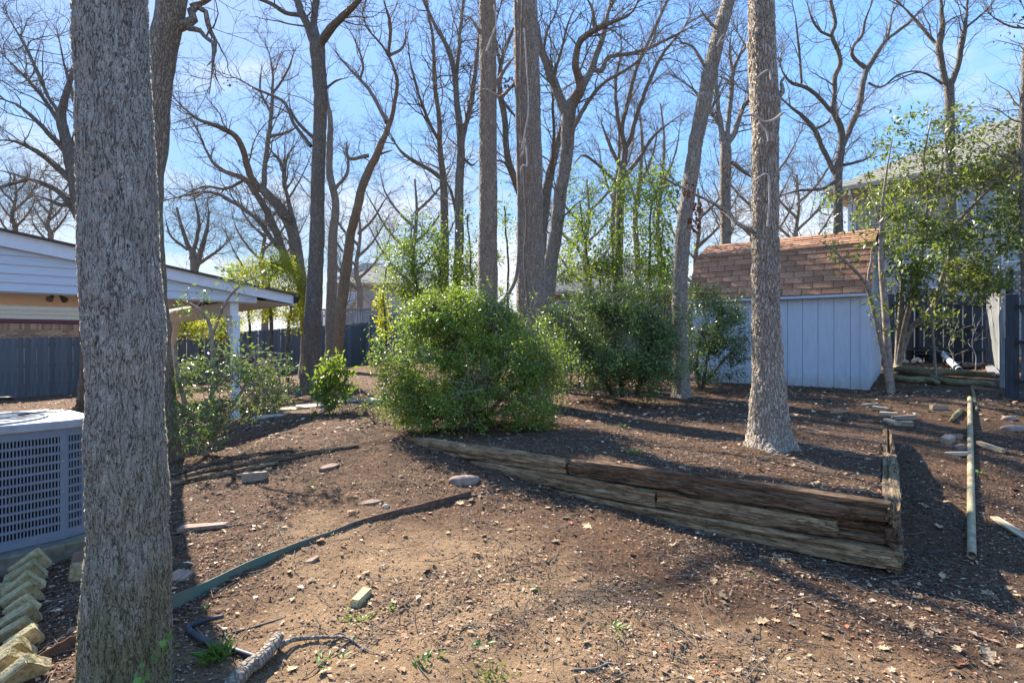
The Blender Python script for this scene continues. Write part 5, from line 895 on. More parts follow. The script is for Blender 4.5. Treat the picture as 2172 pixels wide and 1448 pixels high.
shrub('holly_bush', 'dim bush filling the gap between the holly and the fence', [(1190, 700, 40, 50, 11.5, .5, 150), (1180, 760, 40, 50, 11, .5, 120), (1225, 640, 45, 30, 12, .5, 90)], [([(1190, 800, 7), (1190, 740, 5), (1190, 690, 3)], 11.3, 0), ([(1200, 800, 6), (1215, 730, 4), (1225, 650, 2)], 11.5, 0)], .038, M['hollydark'], per=14, spread=.09, stemmat=M['twigdark'])
# the tall privet in front of the right fence
st = [([(1890, 836, 17), (1884, 760, 15), (1878, 660, 14), (1872, 590, 12), (1868, 520, 9), (1872, 440, 6), (1880, 360, 4), (1892, 290, 1.5)], 9.4, 0.1), ([(1888, 834, 11), (1872, 740, 10), (1856, 670, 9), (1838, 605, 8), (1800, 560, 6), (1760, 525, 3), (1735, 510, 1.2)], 9.4, -.3), ([(1840, 606, 6), (1846, 560, 5), (1852, 520, 1.5)], 9.2, 0),
      ([(1904, 775, 15), (1916, 700, 13), (1930, 640, 12), (1944, 590, 10), (1960, 510, 8), (1985, 420, 6), (2000, 340, 4)], 11.8, -.2), ([(1905, 772, 13), (1930, 700, 12), (1975, 655, 11), (1996, 600, 10), (2008, 560, 8), (2040, 480, 7), (2080, 400, 5)], 11.8, -.3), ([(1902, 770, 10), (1906, 690, 8), (1912, 600, 7), (1905, 500, 5), (1890, 420, 4)], 11.8, .1), ([(1985, 808, 6), (1982, 740, 5), (1976, 680, 4), (1965, 620, 3)], 10.8, 0), ([(2000, 500, 7), (2060, 440, 6), (2120, 380, 5), (2180, 330, 4)], 10.5, -.5), ([(1960, 480, 6), (1968, 420, 5), (1960, 330, 4), (1975, 250, 2)], 11, -.3), ([(1870, 480, 6), (1850, 420, 3), (1830, 360, 1.2)], 9.5, .2), ([(2010, 560, 6), (2080, 560, 5), (2150, 520, 4)], 10.8, -.4)]
shrub('privet_tree', 'tall many stemmed leafy privet between the shed and the right gate', [(1870, 470, 50, 70, 9.6, .4, 51), (1890, 560, 34, 44, 9.4, .3, 22), (2060, 300, 90, 40, 10.6, .6, 37), (1960, 360, 100, 70, 10.8, .8, 92), (2040, 330, 90, 65, 10.6, .8, 111), (2080, 420, 105, 80, 10.2, .9, 177), (1980, 440, 100, 70, 10.6, .9, 96), (2020, 520, 120, 65, 10.4, .9, 163), (2120, 520, 70, 80, 10, .8, 190), (2130, 600, 50, 40, 9.8, .4, 70), (1920, 500, 60, 60, 10.8, .6, 106), (1900, 400, 60, 50, 10.8, .6, 69), (1850, 420, 40, 50, 10.2, .4, 28), (1980, 590, 80, 44, 11, .6, 112), (2080, 600, 50, 34, 10.4, .5, 96), (1940, 270, 60, 40, 10.8, .5, 34), (2010, 240, 50, 30, 10.8, .5, 19), (2080, 270, 50, 36, 10.6, .5, 26), (2150, 400, 40, 60, 10, .5, 98), (1930, 590, 40, 50, 11, .5, 53), (1755, 520, 32, 14, 9.1, .15, 6), (1810, 480, 46, 30, 9.4, .3, 18), (1800, 545, 30, 18, 9.2, .2, 6), (1860, 690, 24, 60, 9.1, .2, 8), (1930, 660, 40, 40, 11.4, .4, 26), (2030, 650, 60, 34, 11.2, .4, 36), (1995, 690, 60, 30, 11.4, .4, 21), (1780, 440, 40, 50, 10.4, .4, 13), (1890, 320, 50, 40, 10.8, .4, 24)],
  st, .1, M['privetdark'], per=9, spread=.14, gaps=.64, shell=.2, cat='shrub', base=G(1890, 836), wid=.48)
for px, py, hgt, lab in [(2020, 790, 110, 'bare pale sapling by the dark fence, left one of three'), (2068, 795, 130, 'bare pale sapling leaning right beside the sunlit board panel'), (2045, 760, 80, 'short bare sapling between two taller ones at the dark fence')]:
    b = G(px, py); rt = empty('bare_sapling', b, lab, 'sapling'); s = b.y / F * hgt; q = resample([(0, 0, -.02, .012), (.02, 0, s * .3, .01), (-.03, .05, s * .55, .008), (.14 * s, 0, s, .004)], 16)
    v, f = tubes(q[None, :, :3], q[None, :, 3], 6); link('stem', mesh_np('stem', v, f, True), M['palevine'], rt)
    P1, R1 = spawn(q[None, :, :3], q[None, :, 3], 7, .3, 1, (30, 60), (.3 * s, .6 * s), 7, .05, .2, .7, .0025); v, f = tubes(P1, R1, 4); P2, R2 = spawn(P1, R1, 18, .3, 1, (30, 60), (.1 * s, .2 * s), 5, .05, .2, .7, .002)
    v, f = join([(v, f), tubes(P2, R2, 3)]); o = link('twigs', mesh_np('twigs', v, f), M['palevine'], rt); o['kind'] = 'stuff'
# vines
def vine(label, pts, Y, mat_, dY=0, name='vine', k=9):
    w3 = []
    for i, (x, y, w) in enumerate(pts):
        d = Y + (dY * i / (len(pts) - 1)); p = P(x, y, d); w3.append((p.x, p.y, p.z, w / 2 * d / F))
    o = resample(w3, max(30, len(pts) * 8)); b = o[0, :3].copy(); o[:, :3] -= b; v, f = tubes(o[None, :, :3], o[None, :, 3], k)
    return tag(link(name, mesh_np(name, v, f, True), mat_, None, tuple(b)), label, 'vine')
vine('thick brown vine curving up in front of the holly bush', [(1075, 766, 10), (1062, 755, 11), (1052, 730, 11), (1048, 700, 12), (1050, 670, 11), (1062, 645, 10), (1080, 620, 8), (1094, 590, 8), (1100, 540, 7), (1101, 470, 6), (1100, 380, 6), (1097, 250, 5), (1096, 120, 5), (1093, 0, 5)], 6.55, M['vine'], 1.75)
vine('slender brown vine hanging down the right side of the vine wrapped trunk', [(1138, 725, 7), (1130, 700, 6), (1122, 660, 6), (1116, 600, 6), (1112, 540, 5), (1117, 470, 5), (1112, 380, 5), (1106, 260, 4), (1105, 120, 4), (1108, 0, 4)], 8.22, M['vine'], .2)
for pts, Y, lab in [([(1108, 330, 4), (1115, 290, 4), (1106, 320, 3), (1120, 240, 4), (1118, 160, 3), (1112, 60, 3)], 8.25, 'pale dry vine looped high on the vine wrapped trunk'), ([(1098, 400, 4), (1104, 360, 4), (1112, 350, 4), (1118, 352, 3), (1116, 308, 4)], 8.25, 'short pale dry vine curl low on the vine wrapped trunk'), ([(1032, 110, 5), (1042, 80, 4), (1052, 50, 4), (1048, 10, 3)], 9.75, 'pale dry strand across the straight furrowed trunk'), ([(1628, 480, 4), (1632, 420, 4), (1628, 370, 4), (1600, 385, 3), (1592, 400, 2)], 4.98, 'pale vine clinging to the lone trunk on the raised bed'), ([(1660, 240, 6), (1640, 255, 6), (1618, 258, 5), (1600, 245, 5), (1576, 246, 4)], 4.93, 'thick pale vine slung across the lone trunk'), ([(1630, 300, 4), (1626, 280, 4), (1612, 262, 3), (1612, 250, 3)], 4.93, 'short pale vine hooked below the slung vine'), ([(1600, 170, 4), (1618, 155, 4), (1632, 150, 4), (1635, 170, 3)], 4.93, 'pale vine loop high on the lone trunk'), ([(1520, 100, 4), (1532, 76, 3), (1540, 80, 4), (1530, 90, 3)], 9.3, 'pale vine tangle high on the leaning trunk by the shed')]:
    vine(lab, pts, Y, M['palevine'], k=6)
for px, py, Y, lab, n in [(1455, 402, 5.25, 'upper clump of dead brown leaves on the low bare branch', 22), (1478, 440, 5.25, 'middle clump of dead brown leaves on the low bare branch', 20), (1474, 470, 5.3, 'lowest clump of dead brown leaves under the bare branch', 22), (1080, 168, 8.6, 'dead brown leaf clump beside the vine wrapped trunk', 16), (1062, 192, 8.7, 'dead brown leaf clump between the two furrowed trunks', 14), (1018, 200, 9.6, 'dead brown leaf clump left on the straight furrowed trunk', 12), (2140, 72, 9.2, 'dangling dead leaf clump at the upper right', 14), (873, 382, 15, 'dangling dead leaf clump in the sky left of the double trunk', 14)]:
    c = to_np(P(px, py, Y)); rt = empty('dead_leaf_clump', c, lab, 'dead leaves', 'dead leaf clumps still hanging in the trees'); q = rng.normal(0, .032 if Y < 7 else .055, (n, 3)) * Y / 6
    for i in range(n):
        me = bpy.data.meshes.new('leaf'); L = .055 * rng.uniform(.7, 1.3); d = rng.normal(0, 1, 3); d[2] -= 1.0; d /= np.linalg.norm(d); s = np.cross(d, rng.normal(0, 1, 3)); s /= np.linalg.norm(s); nn = np.cross(d, s); a = q[i]
        me.from_pydata([tuple(p) for p in (a, a + d * L * .35 + s * L * .3 + nn * L * .15, a + d * L * .55 + s * L * .18, a + d * L * .75 + s * L * .28 + nn * L * .2, a + d * L, a + d * L * .75 - s * L * .28 + nn * L * .2, a + d * L * .55 - s * L * .18, a + d * L * .35 - s * L * .3 + nn * L * .15, a + d * L * .5)], [], [(0, 1, 8), (1, 2, 8), (2, 3, 8), (3, 4, 8), (4, 5, 8), (5, 6, 8), (6, 7, 8), (7, 0, 8)])
        link('leaf', me, M['deadleaf'], rt)
    tw = MB().tube([(0, 0, .1), (0.01, 0, .04), (0, 0, -.03)], .002, 4).build('twig', M['twigdark'], rt)

# ---------------------------------------------------------------- retaining wall of old timbers
def beam(name, p0, p1, w, h, mat_, parent=None, rough=.012, seed=0, taper=None, n=46, m=20, decay=(0, 0)):
    """a weathered squared timber from p0 to p1 (centre line of the bottom face); object x runs along it"""
    p0 = Vector(p0); p1 = Vector(p1); d = p1 - p0; L = d.length; an = math.atan2(d.y, d.x); pit = -math.asin(d.z / L)
    a = np.linspace(0, 2 * np.pi, m, endpoint=False) + np.pi / m; c, s = np.cos(a), np.sin(a); k = (np.abs(c) ** 7 + np.abs(s) ** 7) ** (-1 / 7.0)
    cy, cz = c * k * w / 2, s * k * h / 2 + h / 2
    x = np.linspace(0, L, n); xs = x[:, None]; aj = np.arange(m)[None]
    crack = sstep(.62, .8, vnoise(aj * 1.31 + seed * 7 + .5, xs * .9 + seed, 3 + seed)) * .9
    nz = (fbm(xs * 3.5 + seed * 3, aj * .55 + seed, seed + 1, 4) - .47) * rough * 2.2 - crack * rough * 1.4
    ends = decay[0] * np.exp(-x / .12) + decay[1] * np.exp(-(L - x) / .12)
    nz = nz - ends[:, None] * .05 * fbm(xs * 9, aj * .8 + 3, seed + 5, 3)
    sc = np.ones(n) if taper is None else np.interp(x / L, [0, 1], taper)
    rr = np.hypot(cy, cz - h / 2)[None] ; f_ = (1 + nz / rr) * sc[:, None]
    v = np.stack([xs + np.zeros((1, m)), cy[None] * f_ + (vnoise(xs * 1.1, xs * 0 + seed, 2) - .5) * .012, (cz[None] - h / 2) * f_ + h / 2 * sc[:, None] + (vnoise(xs * 1.2, xs * 0 + seed + 9, 2) - .5) * .012], -1)
    v[0, :, 0] += rng.normal(0, .008, m); v[-1, :, 0] += rng.normal(0, .008, m)
    v = v.reshape(-1, 3); f = [(i * m + j, i * m + (j + 1) % m, (i + 1) * m + (j + 1) % m, (i + 1) * m + j) for i in range(n - 1) for j in range(m)]
    f += [tuple(range(m - 1, -1, -1)), tuple(range((n - 1) * m, n * m))]
    return link(name, mesh_py(name, v, f), mat_, parent, tuple(p0), (0, pit, an))
wall = empty('timber_retaining_wall', (2.48, 3.6, 0), 'rotting stacked timber wall holding up the raised bed', 'retaining wall')
O = Vector((2.48, 3.6, 0))
def wp(s, off, z):                                     # s metres from the corner along the front wall, off metres towards the camera
    q = Vector((WC.x, WC.y)) - uf * s + nf * off; return Vector((q.x, q.y, z)) - O
def sp(s, off, z):
    q = Vector((WC.x, WC.y)) + ur * s + nr * off; return Vector((q.x, q.y, z)) - O
def beamw(p, q, *a, **k): return beam('timber', p, q, *a, parent=wall, **k)
beamw(wp(4.36, -.06, .345), wp(2.44, -.06, .325), .13, .135, M['timberpale'], seed=1, decay=(1.2, .3), rough=.016)
beamw(wp(2.41, -.06, .325), wp(.06, -.055, .318), .13, .15, M['timber'], seed=2, decay=(.3, .5), rough=.018)
beamw(wp(3.5, -.045, .2), wp(1.62, -.04, .178), .13, .135, M['timberpale'], seed=3, decay=(.6, .2), rough=.013)
beamw(wp(1.60, -.035, .178), wp(.36, -.035, .172), .13, .132, M['timberpale'], seed=4, decay=(.2, .9), rough=.015)
beamw(wp(.40, -.075, .165), wp(.02, -.075, .165), .1, .15, M['timber'], seed=9, decay=(1.6, 1.2), rough=.03)
beamw(wp(2.7, -.03, .045), wp(.0, -.025, .025), .13, .14, M['timberpale'], seed=5, decay=(.3, .6), rough=.013)
beamw(sp(-.02, -.05, .31), sp(1.75, -.05, .36), .11, .15, M['timberpale'], seed=6, decay=(.8, .5), rough=.028)
beamw(sp(-.01, -.045, .16), sp(1.9, -.045, .23), .11, .145, M['timber'], seed=7, decay=(.8, .5), rough=.022)
beamw(sp(-.015, -.04, .01), sp(2.2, -.04, .1), .11, .145, M['timber'], seed=8, decay=(.4, .4), rough=.016)
beamw(sp(1.80, -.06, .37), sp(3.3, -.06, .42), .1, .12, M['timber'], seed=10, decay=(.8, 1.0), rough=.03)

def put(name, label, cat, obj_fn, px, py, group=None): pass
def slab(name, label, cat, px, py, L, Wd, H, yaw, mat_, group=None, tilt=(0, 0), sink=.3, rough=.12, pts=9, bev=.006, lift=0.0, pos=None):
    """an uneven stone: an irregular outline with thickness"""
    p = pos or G(px, py); import bmesh
    if pts == 4: out = [(-L / 2, -Wd / 2), (L / 2, -Wd / 2), (L / 2, Wd / 2), (-L / 2, Wd / 2)]
    else: out = [(L / 2 * math.cos(a), Wd / 2 * math.sin(a)) for a in np.linspace(0, 2 * math.pi, pts, endpoint=False)]
    out = [(x + random.uniform(-1, 1) * rough * L * .3, y + random.uniform(-1, 1) * rough * Wd * .5) for x, y in out]
    mb = MB().prism(out, 'z', 0, H); me = mesh_py(name, mb.v, mb.f); b = bmesh.new(); b.from_mesh(me); bmesh.ops.recalc_face_normals(b, faces=b.faces)
    bmesh.ops.bevel(b, geom=list(b.edges), offset=min(bev, H * .3), segments=2, affect='EDGES', clamp_overlap=True)
    for v in b.verts:
        q = v.co * 23; v.co += Vector((math.sin(q.y + q.z), math.sin(q.z + q.x * 1.3), math.sin(q.x + q.y * .7))) * rough * .03
    b.to_mesh(me); b.free()
    o = link(name, me, mat_, None, (p.x, p.y, p.z - H * sink + lift), (R(tilt[0]), R(tilt[1]), R(yaw))); return tag(o, label, cat, group)
def boulder(label, px, py, L, Wd, H, yaw, mat_, cat='rock'):
    import bmesh
    p = G(px, py); b = bmesh.new(); bmesh.ops.create_icosphere(b, subdivisions=3, radius=.5)
    for v in b.verts:
        q = v.co; n_ = 1 + .06 * math.sin(q.x * 5 + px) + .07 * math.sin(q.y * 7 + q.z * 6) + .035 * math.sin(q.x * 21 + q.y * 17); v.co = Vector((q.x * L * n_, q.y * Wd * n_, q.z * H * n_))
    me = bpy.data.meshes.new('rock'); b.to_mesh(me); b.free(); me.polygons.foreach_set('use_smooth', [True] * len(me.polygons))
    return tag(link('rock', me, mat_, None, (p.x, p.y, p.z + H * .12), (0, 0, R(yaw))), label, cat)
boulder('smooth pinkish rock lying above the end of the steel edging', 985, 1022, .27, .19, .12, 10, M['rock'])
boulder('small pale pebble beside the tan sandstone slab', 818, 1075, .06, .05, .04, 30, M['flag'])
boulder('pale grey rock by the pole near the right edge', 2150, 912, .28, .14, .1, -10, M['rock']); boulder('grey rock half sunk by the gate post', 2140, 890, .2, .12, .08, 20, M['rock'])
slab('brick', 'squared tan brick standing on edge by the rotten log', 'brick', 541, 1018, .21, .07, .085, 6, M['oldbrick'], tilt=(0, -3), sink=.1, rough=.05, pts=4)
slab('stone_slab', 'reddish rectangular slab lying flat right of the huge trunk', 'stone slab', 434, 1120, .31, .12, .03, 20, M['stone'], pts=4, rough=.2)
slab('stone_slab', 'pale broken slab above the smooth pinkish rock', 'stone slab', 696, 994, .2, .13, .03, 35, M['stone'], rough=.3, pts=6)
slab('stone_slab', 'tan sandstone slab half buried along the steel edging', 'stone slab', 782, 1066, .27, .1, .04, 22, M['stone'], pts=5, rough=.25, sink=.55)
slab('stone_slab', 'thin tan stone chip on the sand below the steel edging', 'stone slab', 660, 1190, .11, .06, .02, 15, M['stone'], rough=.35, pts=5)
slab('stone_slab', 'reddish slab poking out behind the huge trunk near the edging', 'stone slab', 374, 1226, .2, .15, .03, 40, M['stone'], rough=.25, pts=5)
slab('brick', 'mossy yellow brick lying alone on the bare sand', 'brick', 764, 1270, .15, .065, .05, 75, M['paver'], pts=4, rough=.15)
slab('stone_slab', 'tan slab peeking out left of the leggy shrub', 'stone slab', 375, 972, .2, .1, .04, 28, M['plank'], pts=4, rough=.12)
# toothed paver edging at the lower left
row = [(64, 1206), (56, 1232), (50, 1256), (46, 1280), (48, 1302), (44, 1326), (36, 1352), (52, 1372), (24, 1400), (12, 1428), (50, 1450)]
rowlab = ['topmost tilted paver at the far end of the sawtooth row', 'second tilted paver from the far end of the sawtooth row', 'third tilted paver from the far end of the sawtooth row', 'fourth tilted paver, leaning on the wide one poking sideways', 'tilted paver in the middle of the sawtooth row', 'mossy tilted paver just below the middle of the row', 'broad mossy tilted paver above the big upright one', 'big upright mossy paver in the lower sawtooth row', 'large leaning paver at the left edge of the frame', 'yellow mossy paver in the lower left corner', 'pale paver cut off by the bottom edge of the frame']
import bmesh
for i, ((px, py), lab) in enumerate(zip(row, rowlab)):
    p = G(px, py); b = bmesh.new(); bmesh.ops.create_cube(b, size=1.0); s_ = random.uniform(.8, 1.12)
    bmesh.ops.scale(b, vec=(.06 * s_, .155 * s_, .125 * s_), verts=b.verts); bmesh.ops.bevel(b, geom=list(b.edges), offset=.006, segments=2, affect='EDGES'); bmesh.ops.subdivide_edges(b, edges=[e for e in b.edges if e.calc_length() > .04], cuts=3, use_grid_fill=True)
    for v in b.verts: v.co += Vector((math.sin(v.co.y * 60 + i), math.sin(v.co.z * 70 + v.co.x * 50), math.sin(v.co.x * 55 + i * 2))) * .0022
    me = bpy.data.meshes.new('paver'); b.to_mesh(me); b.free()
    o = link('paver', me, M['paver'], None, (p.x, p.y, p.z + .03), (R(36 + random.uniform(-14, 14)), R(18 + random.uniform(-12, 12)), R(-54 + random.uniform(-20, 20)))); tag(o, lab, 'paver', 'sawtooth paver edging row')
for px, py, lab, s, yaw, hh in [(40, 1246, 'wide flat paver poking out sideways from the sawtooth row', .2, 5, .06), (166, 1224, 'tall mossy paver leaning against the huge trunk', .1, 30, .13), (168, 1192, 'reddish paver top behind the leaning tall one', .09, 20, .1)]:
    slab('paver', lab, 'paver', px, py, s, s * .6, hh, yaw, M['stone'] if 'reddish' in lab else M['paver'], 'sawtooth paver edging row', tilt=(random.uniform(-14, 6), random.uniform(-12, 12)), sink=.3, rough=.1, pts=4, bev=.008)
# loose bricks on the right-hand slope
for px, py, lab, L, Wd, H, yaw, mt in [(1846, 862, 'brick at the upper end of the strewn brick row', .2, .1, .06, -38, 'oldbrick'), (1866, 872, 'second brick down in the strewn brick row', .2, .1, .06, -36, 'oldbrick'), (1884, 882, 'third brick down in the strewn brick row', .2, .1, .06, -38, 'oldbrick'), (1918, 888, 'long flat brick near the foot of the strewn row', .26, .1, .06, -24, 'oldbrick'), (1910, 902, 'tilted brick crossing the foot of the strewn row', .26, .08, .06, -32, 'oldbrick'), (1778, 876, 'lone thin brick on the mulch right of the trunk', .2, .08, .04, -20, 'oldbrick'), (1836, 894, 'half buried pale brick below the strewn row', .17, .1, .04, -35, 'stone'), (1990, 868, 'brick lying near the far end of the pole', .19, .1, .07, -5, 'oldbrick'), (2010, 938, 'grey brick leaning on another beside the pole', .14, .1, .09, 30, 'oldbrick'), (2026, 930, 'brick lying behind the leaning grey one', .13, .1, .07, -25, 'stone'), (2030, 966, 'pale split stone beside the pole', .2, .1, .04, -35, 'flag'), (2036, 955, 'reddish brick tucked behind the pale split stone', .12, .08, .06, 10, 'stone'), (2065, 816, 'flat brick stacked before the dark fence', .34, .16, .1, 0, 'oldbrick'), (2085, 826, 'lower flat brick before the dark fence', .36, .12, .06, 4, 'stone')]:
    slab('brick', lab, 'brick', px, py, L, Wd, H, yaw, M[mt], 'loose bricks on the right slope', pts=4, rough=.12, tilt=(random.uniform(-8, 8), random.uniform(-8, 8)), sink=.2)
FLAGS = ['large front flagstone beside the shell path light', 'flagstone between the shell light and the laurel shrub', 'flagstone at the right foot of the laurel shrub', 'flagstone just left of the big holly bush', 'flagstone by the lower end of the leggy shrub', 'flagstone half under the left side of the holly bush']
for i, (px, py, L, Wd, yaw) in enumerate([(620, 868, 1.0, .5, 20), (668, 862, .8, .5, 10), (738, 852, .8, .5, 0), (800, 850, .7, .45, -10), (576, 884, .7, .4, 25), (850, 846, .6, .4, -5)]):
    slab('flagstone', FLAGS[i], 'flagstone', px, py, L, Wd, .05, yaw, M['flag'], 'pale flagstones of the stepping path', rough=.25, pts=7, sink=.6)

# steel edging strips
def strip(name, label, pts, h, mat_, cat='edging', lift=-.015, th=.004):
    P3 = [G(x, y) for x, y in pts]; q = resample([(p.x, p.y, p.z, hh) for p, hh in zip(P3, h)], 60); c = q[0, :3].copy(); v = []; f = []
    for i in range(len(q)):
        a = q[min(i + 1, len(q) - 1), :2] - q[max(i - 1, 0), :2]; a /= np.linalg.norm(a); nn = np.array([-a[1], a[0]]) * th / 2; w = .01 * (vnoise(i * .3, 1.5, 3) - .5)
        for s, z in ((1, lift - .05), (1, q[i, 3] + w), (-1, q[i, 3] + w), (-1, lift - .05)): v.append((q[i, 0] + s * nn[0] - c[0], q[i, 1] + s * nn[1] - c[1], q[i, 2] + z - c[2]))
    for i in range(len(q) - 1):
        for j in range(4): f.append((i * 4 + j, i * 4 + (j + 1) % 4, i * 4 + 4 + (j + 1) % 4, i * 4 + 4 + j))
    f += [(3, 2, 1, 0), tuple(len(v) - 4 + k for k in range(4))]
    return tag(link(name, mesh_py(name, v, f), mat_, None, tuple(c)), label, cat)
strip('steel_edging', 'green and rusty steel lawn edging running from the huge trunk to the pinkish rock', [(310, 1322), (372, 1290), (440, 1256), (530, 1210), (620, 1168), (700, 1134), (780, 1108), (850, 1090), (920, 1070), (1000, 1050)], [.075, .075, .065, .05, .035, .03, .032, .04, .045, .04], M['edging'])
strip('steel_edging', 'thin dark edging tail between pinkish rock and timber wall', [(1004, 1052), (1040, 1045), (1085, 1038)], [.012, .015, .012], M['rust'])
strip('steel_edging', 'rusty brown edging strip left of the huge trunk', [(20, 1432), (70, 1414), (120, 1392), (190, 1362)], [.02, .035, .05, .06], M['rust'])
# pipes, poles, logs, sticks
def px_seed(pts): return pts[0][0] * .37
def lying(name, label, cat, pts, rad, mat_, k=10, lift=None, smooth=True, K=24, group=None, hollow=False, zs=None):
    w = []
    for i, (x, y) in enumerate(pts):
        p = G(x, y); r = rad[i] if hasattr(rad, '__len__') else rad; w.append((p.x, p.y, hz(p.x, p.y) + (lift if lift is not None else r * .8) + (zs[i] if zs else 0), r))
    q = resample(w, K); c = q[0, :3].copy(); v, f = tubes((q[:, :3] - c)[None], q[None, :, 3], k); f = [tuple(a) for a in f]
    if 'log' in name or 'timber' in name:
        vv = v.reshape(K, k, 3); ctr = (q[:, :3] - c)[:, None]; s_ = np.linspace(0, 1, K)[:, None] * 14; aa = np.arange(k)[None] * 1.7; g_ = 1 + .8 * (fbm(s_ * .6 + px_seed(pts), aa, 5, 4) - .47) - .35 * sstep(.6, .75, vnoise(s_ * .25, aa * 1.3 + 3, 8)); v = (ctr + (vv - ctr) * g_[..., None]).reshape(-1, 3)
    if hollow:
        n = len(v); m2 = [tuple(p) for p in v[-k:]]; d = (q[-1, :3] - q[-2, :3]); d /= np.linalg.norm(d); ctr = q[-1, :3] - c
        inner = [tuple(ctr + (np.array(p) - ctr) * .86) for p in m2]; deep = [tuple(np.array(p) - d * .25) for p in inner]
        vv = [tuple(p) for p in v] + inner + deep
        f += [(n - k + j, n - k + (j + 1) % k, n + (j + 1) % k, n + j) for j in range(k)] + [(n + j, n + (j + 1) % k, n + k + (j + 1) % k, n + k + j) for j in range(k)] + [tuple(range(k - 1, -1, -1))]
        v = vv
    else: f += [tuple(range(k - 1, -1, -1)), tuple(range(len(v) - k, len(v)))]
    return tag(link(name, mesh_py(name, v, f, smooth), mat_, None, tuple(c)), label, cat, group)
def straight(name, label, cat, a, b, r, mat_, k=14, hollow=True):
    a = Vector(a); b = Vector(b); L = (b - a).length; mb = MB(); q = [(x, 0, 0) for x in np.linspace(0, L, 14)]
    n = 14; v = []; f = []
    for x in np.linspace(0, L, n):
        for j in range(k): t_ = 2 * math.pi * j / k; v.append((x, r * math.cos(t_), r * math.sin(t_)))
    f = [(i * k + j, i * k + (j + 1) % k, (i + 1) * k + (j + 1) % k, (i + 1) * k + j) for i in range(n - 1) for j in range(k)]
    for e, x, dx in ((0, 0, .25), (n - 1, L, -.25)):
        s = len(v); v += [(x, .88 * r * math.cos(2 * math.pi * j / k), .88 * r * math.sin(2 * math.pi * j / k)) for j in range(k)] + [(x + dx, .88 * r * math.cos(2 * math.pi * j / k), .88 * r * math.sin(2 * math.pi * j / k)) for j in range(k)]
        f += [(e * k + j, e * k + (j + 1) % k, s + (j + 1) % k, s + j) for j in range(k)] + [(s + j, s + (j + 1) % k, s + k + (j + 1) % k, s + k + j) for j in range(k)] + [tuple(s + k + j for j in range(k))]
    d = b - a; return tag(link(name, mesh_py(name, v, f, True), mat_, None, tuple(a), (0, -math.asin(d.z / L), math.atan2(d.y, d.x))), label, cat)
a = G(2061, 1190); b = G(2057, 852); straight('steel_pole', 'long tarnished steel pole lying on the right slope', 'pole', a + Vector((0, 0, .035)), b + Vector((0, 0, .05)), .027, M['pole'])
a = G(2035, 798); b = G(1992, 762); straight('pale_pipe', 'short pale pipe propped over the mossy logs', 'pipe', a + Vector((0, 0, .12)), b + Vector((0, 0, .22)), .06, M['palepipe'])
lying('bamboo_cane', 'thin mossy cane lying beside the far end of the pole', 'cane', [(2062, 825), (2066, 845), (2072, 872)], [.022, .026, .024], M['log'], 8)
lying('log_stub', 'short broken stick left of the far end of the pole', 'stick', [(2040, 872), (2028, 885), (2018, 897)], [.03, .035, .028], M['log'], 8)
lying('mossy_log', 'upper mossy rotten log before the dark fence', 'log', [(1893, 790), (1930, 796), (1970, 800), (2030, 800), (2110, 806)], [.065, .075, .075, .07, .06], M['log'], 14, .09, K=40)
lying('mossy_log', 'lower mossy rotten log before the dark fence', 'log', [(1890, 806), (1930, 812), (1965, 812), (1990, 818)], [.055, .06, .06, .045], M['log'], 14, .06, K=30)
lying('mossy_log', 'small dark rotten log at the right end of the pair', 'log', [(1975, 806), (2020, 816), (2070, 818), (2108, 822)], [.06, .07, .07, .05], M['log'], 12, .05, K=30)
def board(label, px0, py0, px1, py1, w, th, mat_=None, lift=.01):
    a = G(px0, py0); b = G(px1, py1); d = b - a; L = d.length
    mb = MB(); n = 8; pts = [(x, s * w / 2 * (1 - .25 * abs(2 * x / L - 1) ** 3), z) for x in np.linspace(0, L, n) for s, z in ((-1, 0), (1, 0), (1, th), (-1, th))]
    f = [(i * 4 + j, i * 4 + (j + 1) % 4, i * 4 + 4 + (j + 1) % 4, i * 4 + 4 + j) for i in range(n - 1) for j in range(4)] + [(3, 2, 1, 0), tuple(4 * n - 4 + k for k in range(4))]
    return tag(link('plank', mesh_py('plank', pts, f), mat_ or M['plank'], None, (a.x, a.y, a.z + lift), (0, -math.asin(d.z / L), math.atan2(d.y, d.x))), label, 'plank')
board('tan splintered plank lying right of the pole', 2108, 1102, 2180, 1150, .07, .015); board('pointed tan stake lying right of the pole', 2074, 944, 2128, 962, .06, .04)
board('old board half buried left by the rotten edging timbers', 1905, 905, 1880, 895, .1, .03); board('weathered board lying by the fence corner', 2098, 780, 2112, 800, .16, .04, M['greywood'], .02)
# long rotten border log left of the rock
for i, (pts, r, lab) in enumerate([([(352, 1030), (440, 1006), (520, 990), (640, 968), (760, 950)], [.04, .05, .045, .04, .02], 'upper rotten border timber left of the timber wall'), ([(356, 1016), (430, 994), (520, 972), (620, 958)], [.03, .035, .03, .02], 'split rotten border timber behind the longer one'), ([(352, 1034), (420, 1020), (500, 1004), (590, 986)], [.025, .035, .03, .02], 'mossy lower splinter of the rotten border timber')]):
    lying('border_timber', lab, 'timber', pts, r, M['timberpale'] if i == 2 else M['timber'], 10, .015, False, 40)
lying('plastic_pipe', 'bent black plastic pipe lying beside the huge trunk', 'pipe', [(474, 1312), (440, 1322), (408, 1332), (400, 1340), (404, 1350), (440, 1374), (490, 1394), (545, 1412)], [.010, .012, .013, .0145, .0145, .015, .015, .015], M['hose'], 12, .02, True, 60)
lg = empty('cut_branch', G(560, 1420), 'thick cut branch with a forked side limb at the bottom edge', 'branch'); c0 = Vector(lg.location)
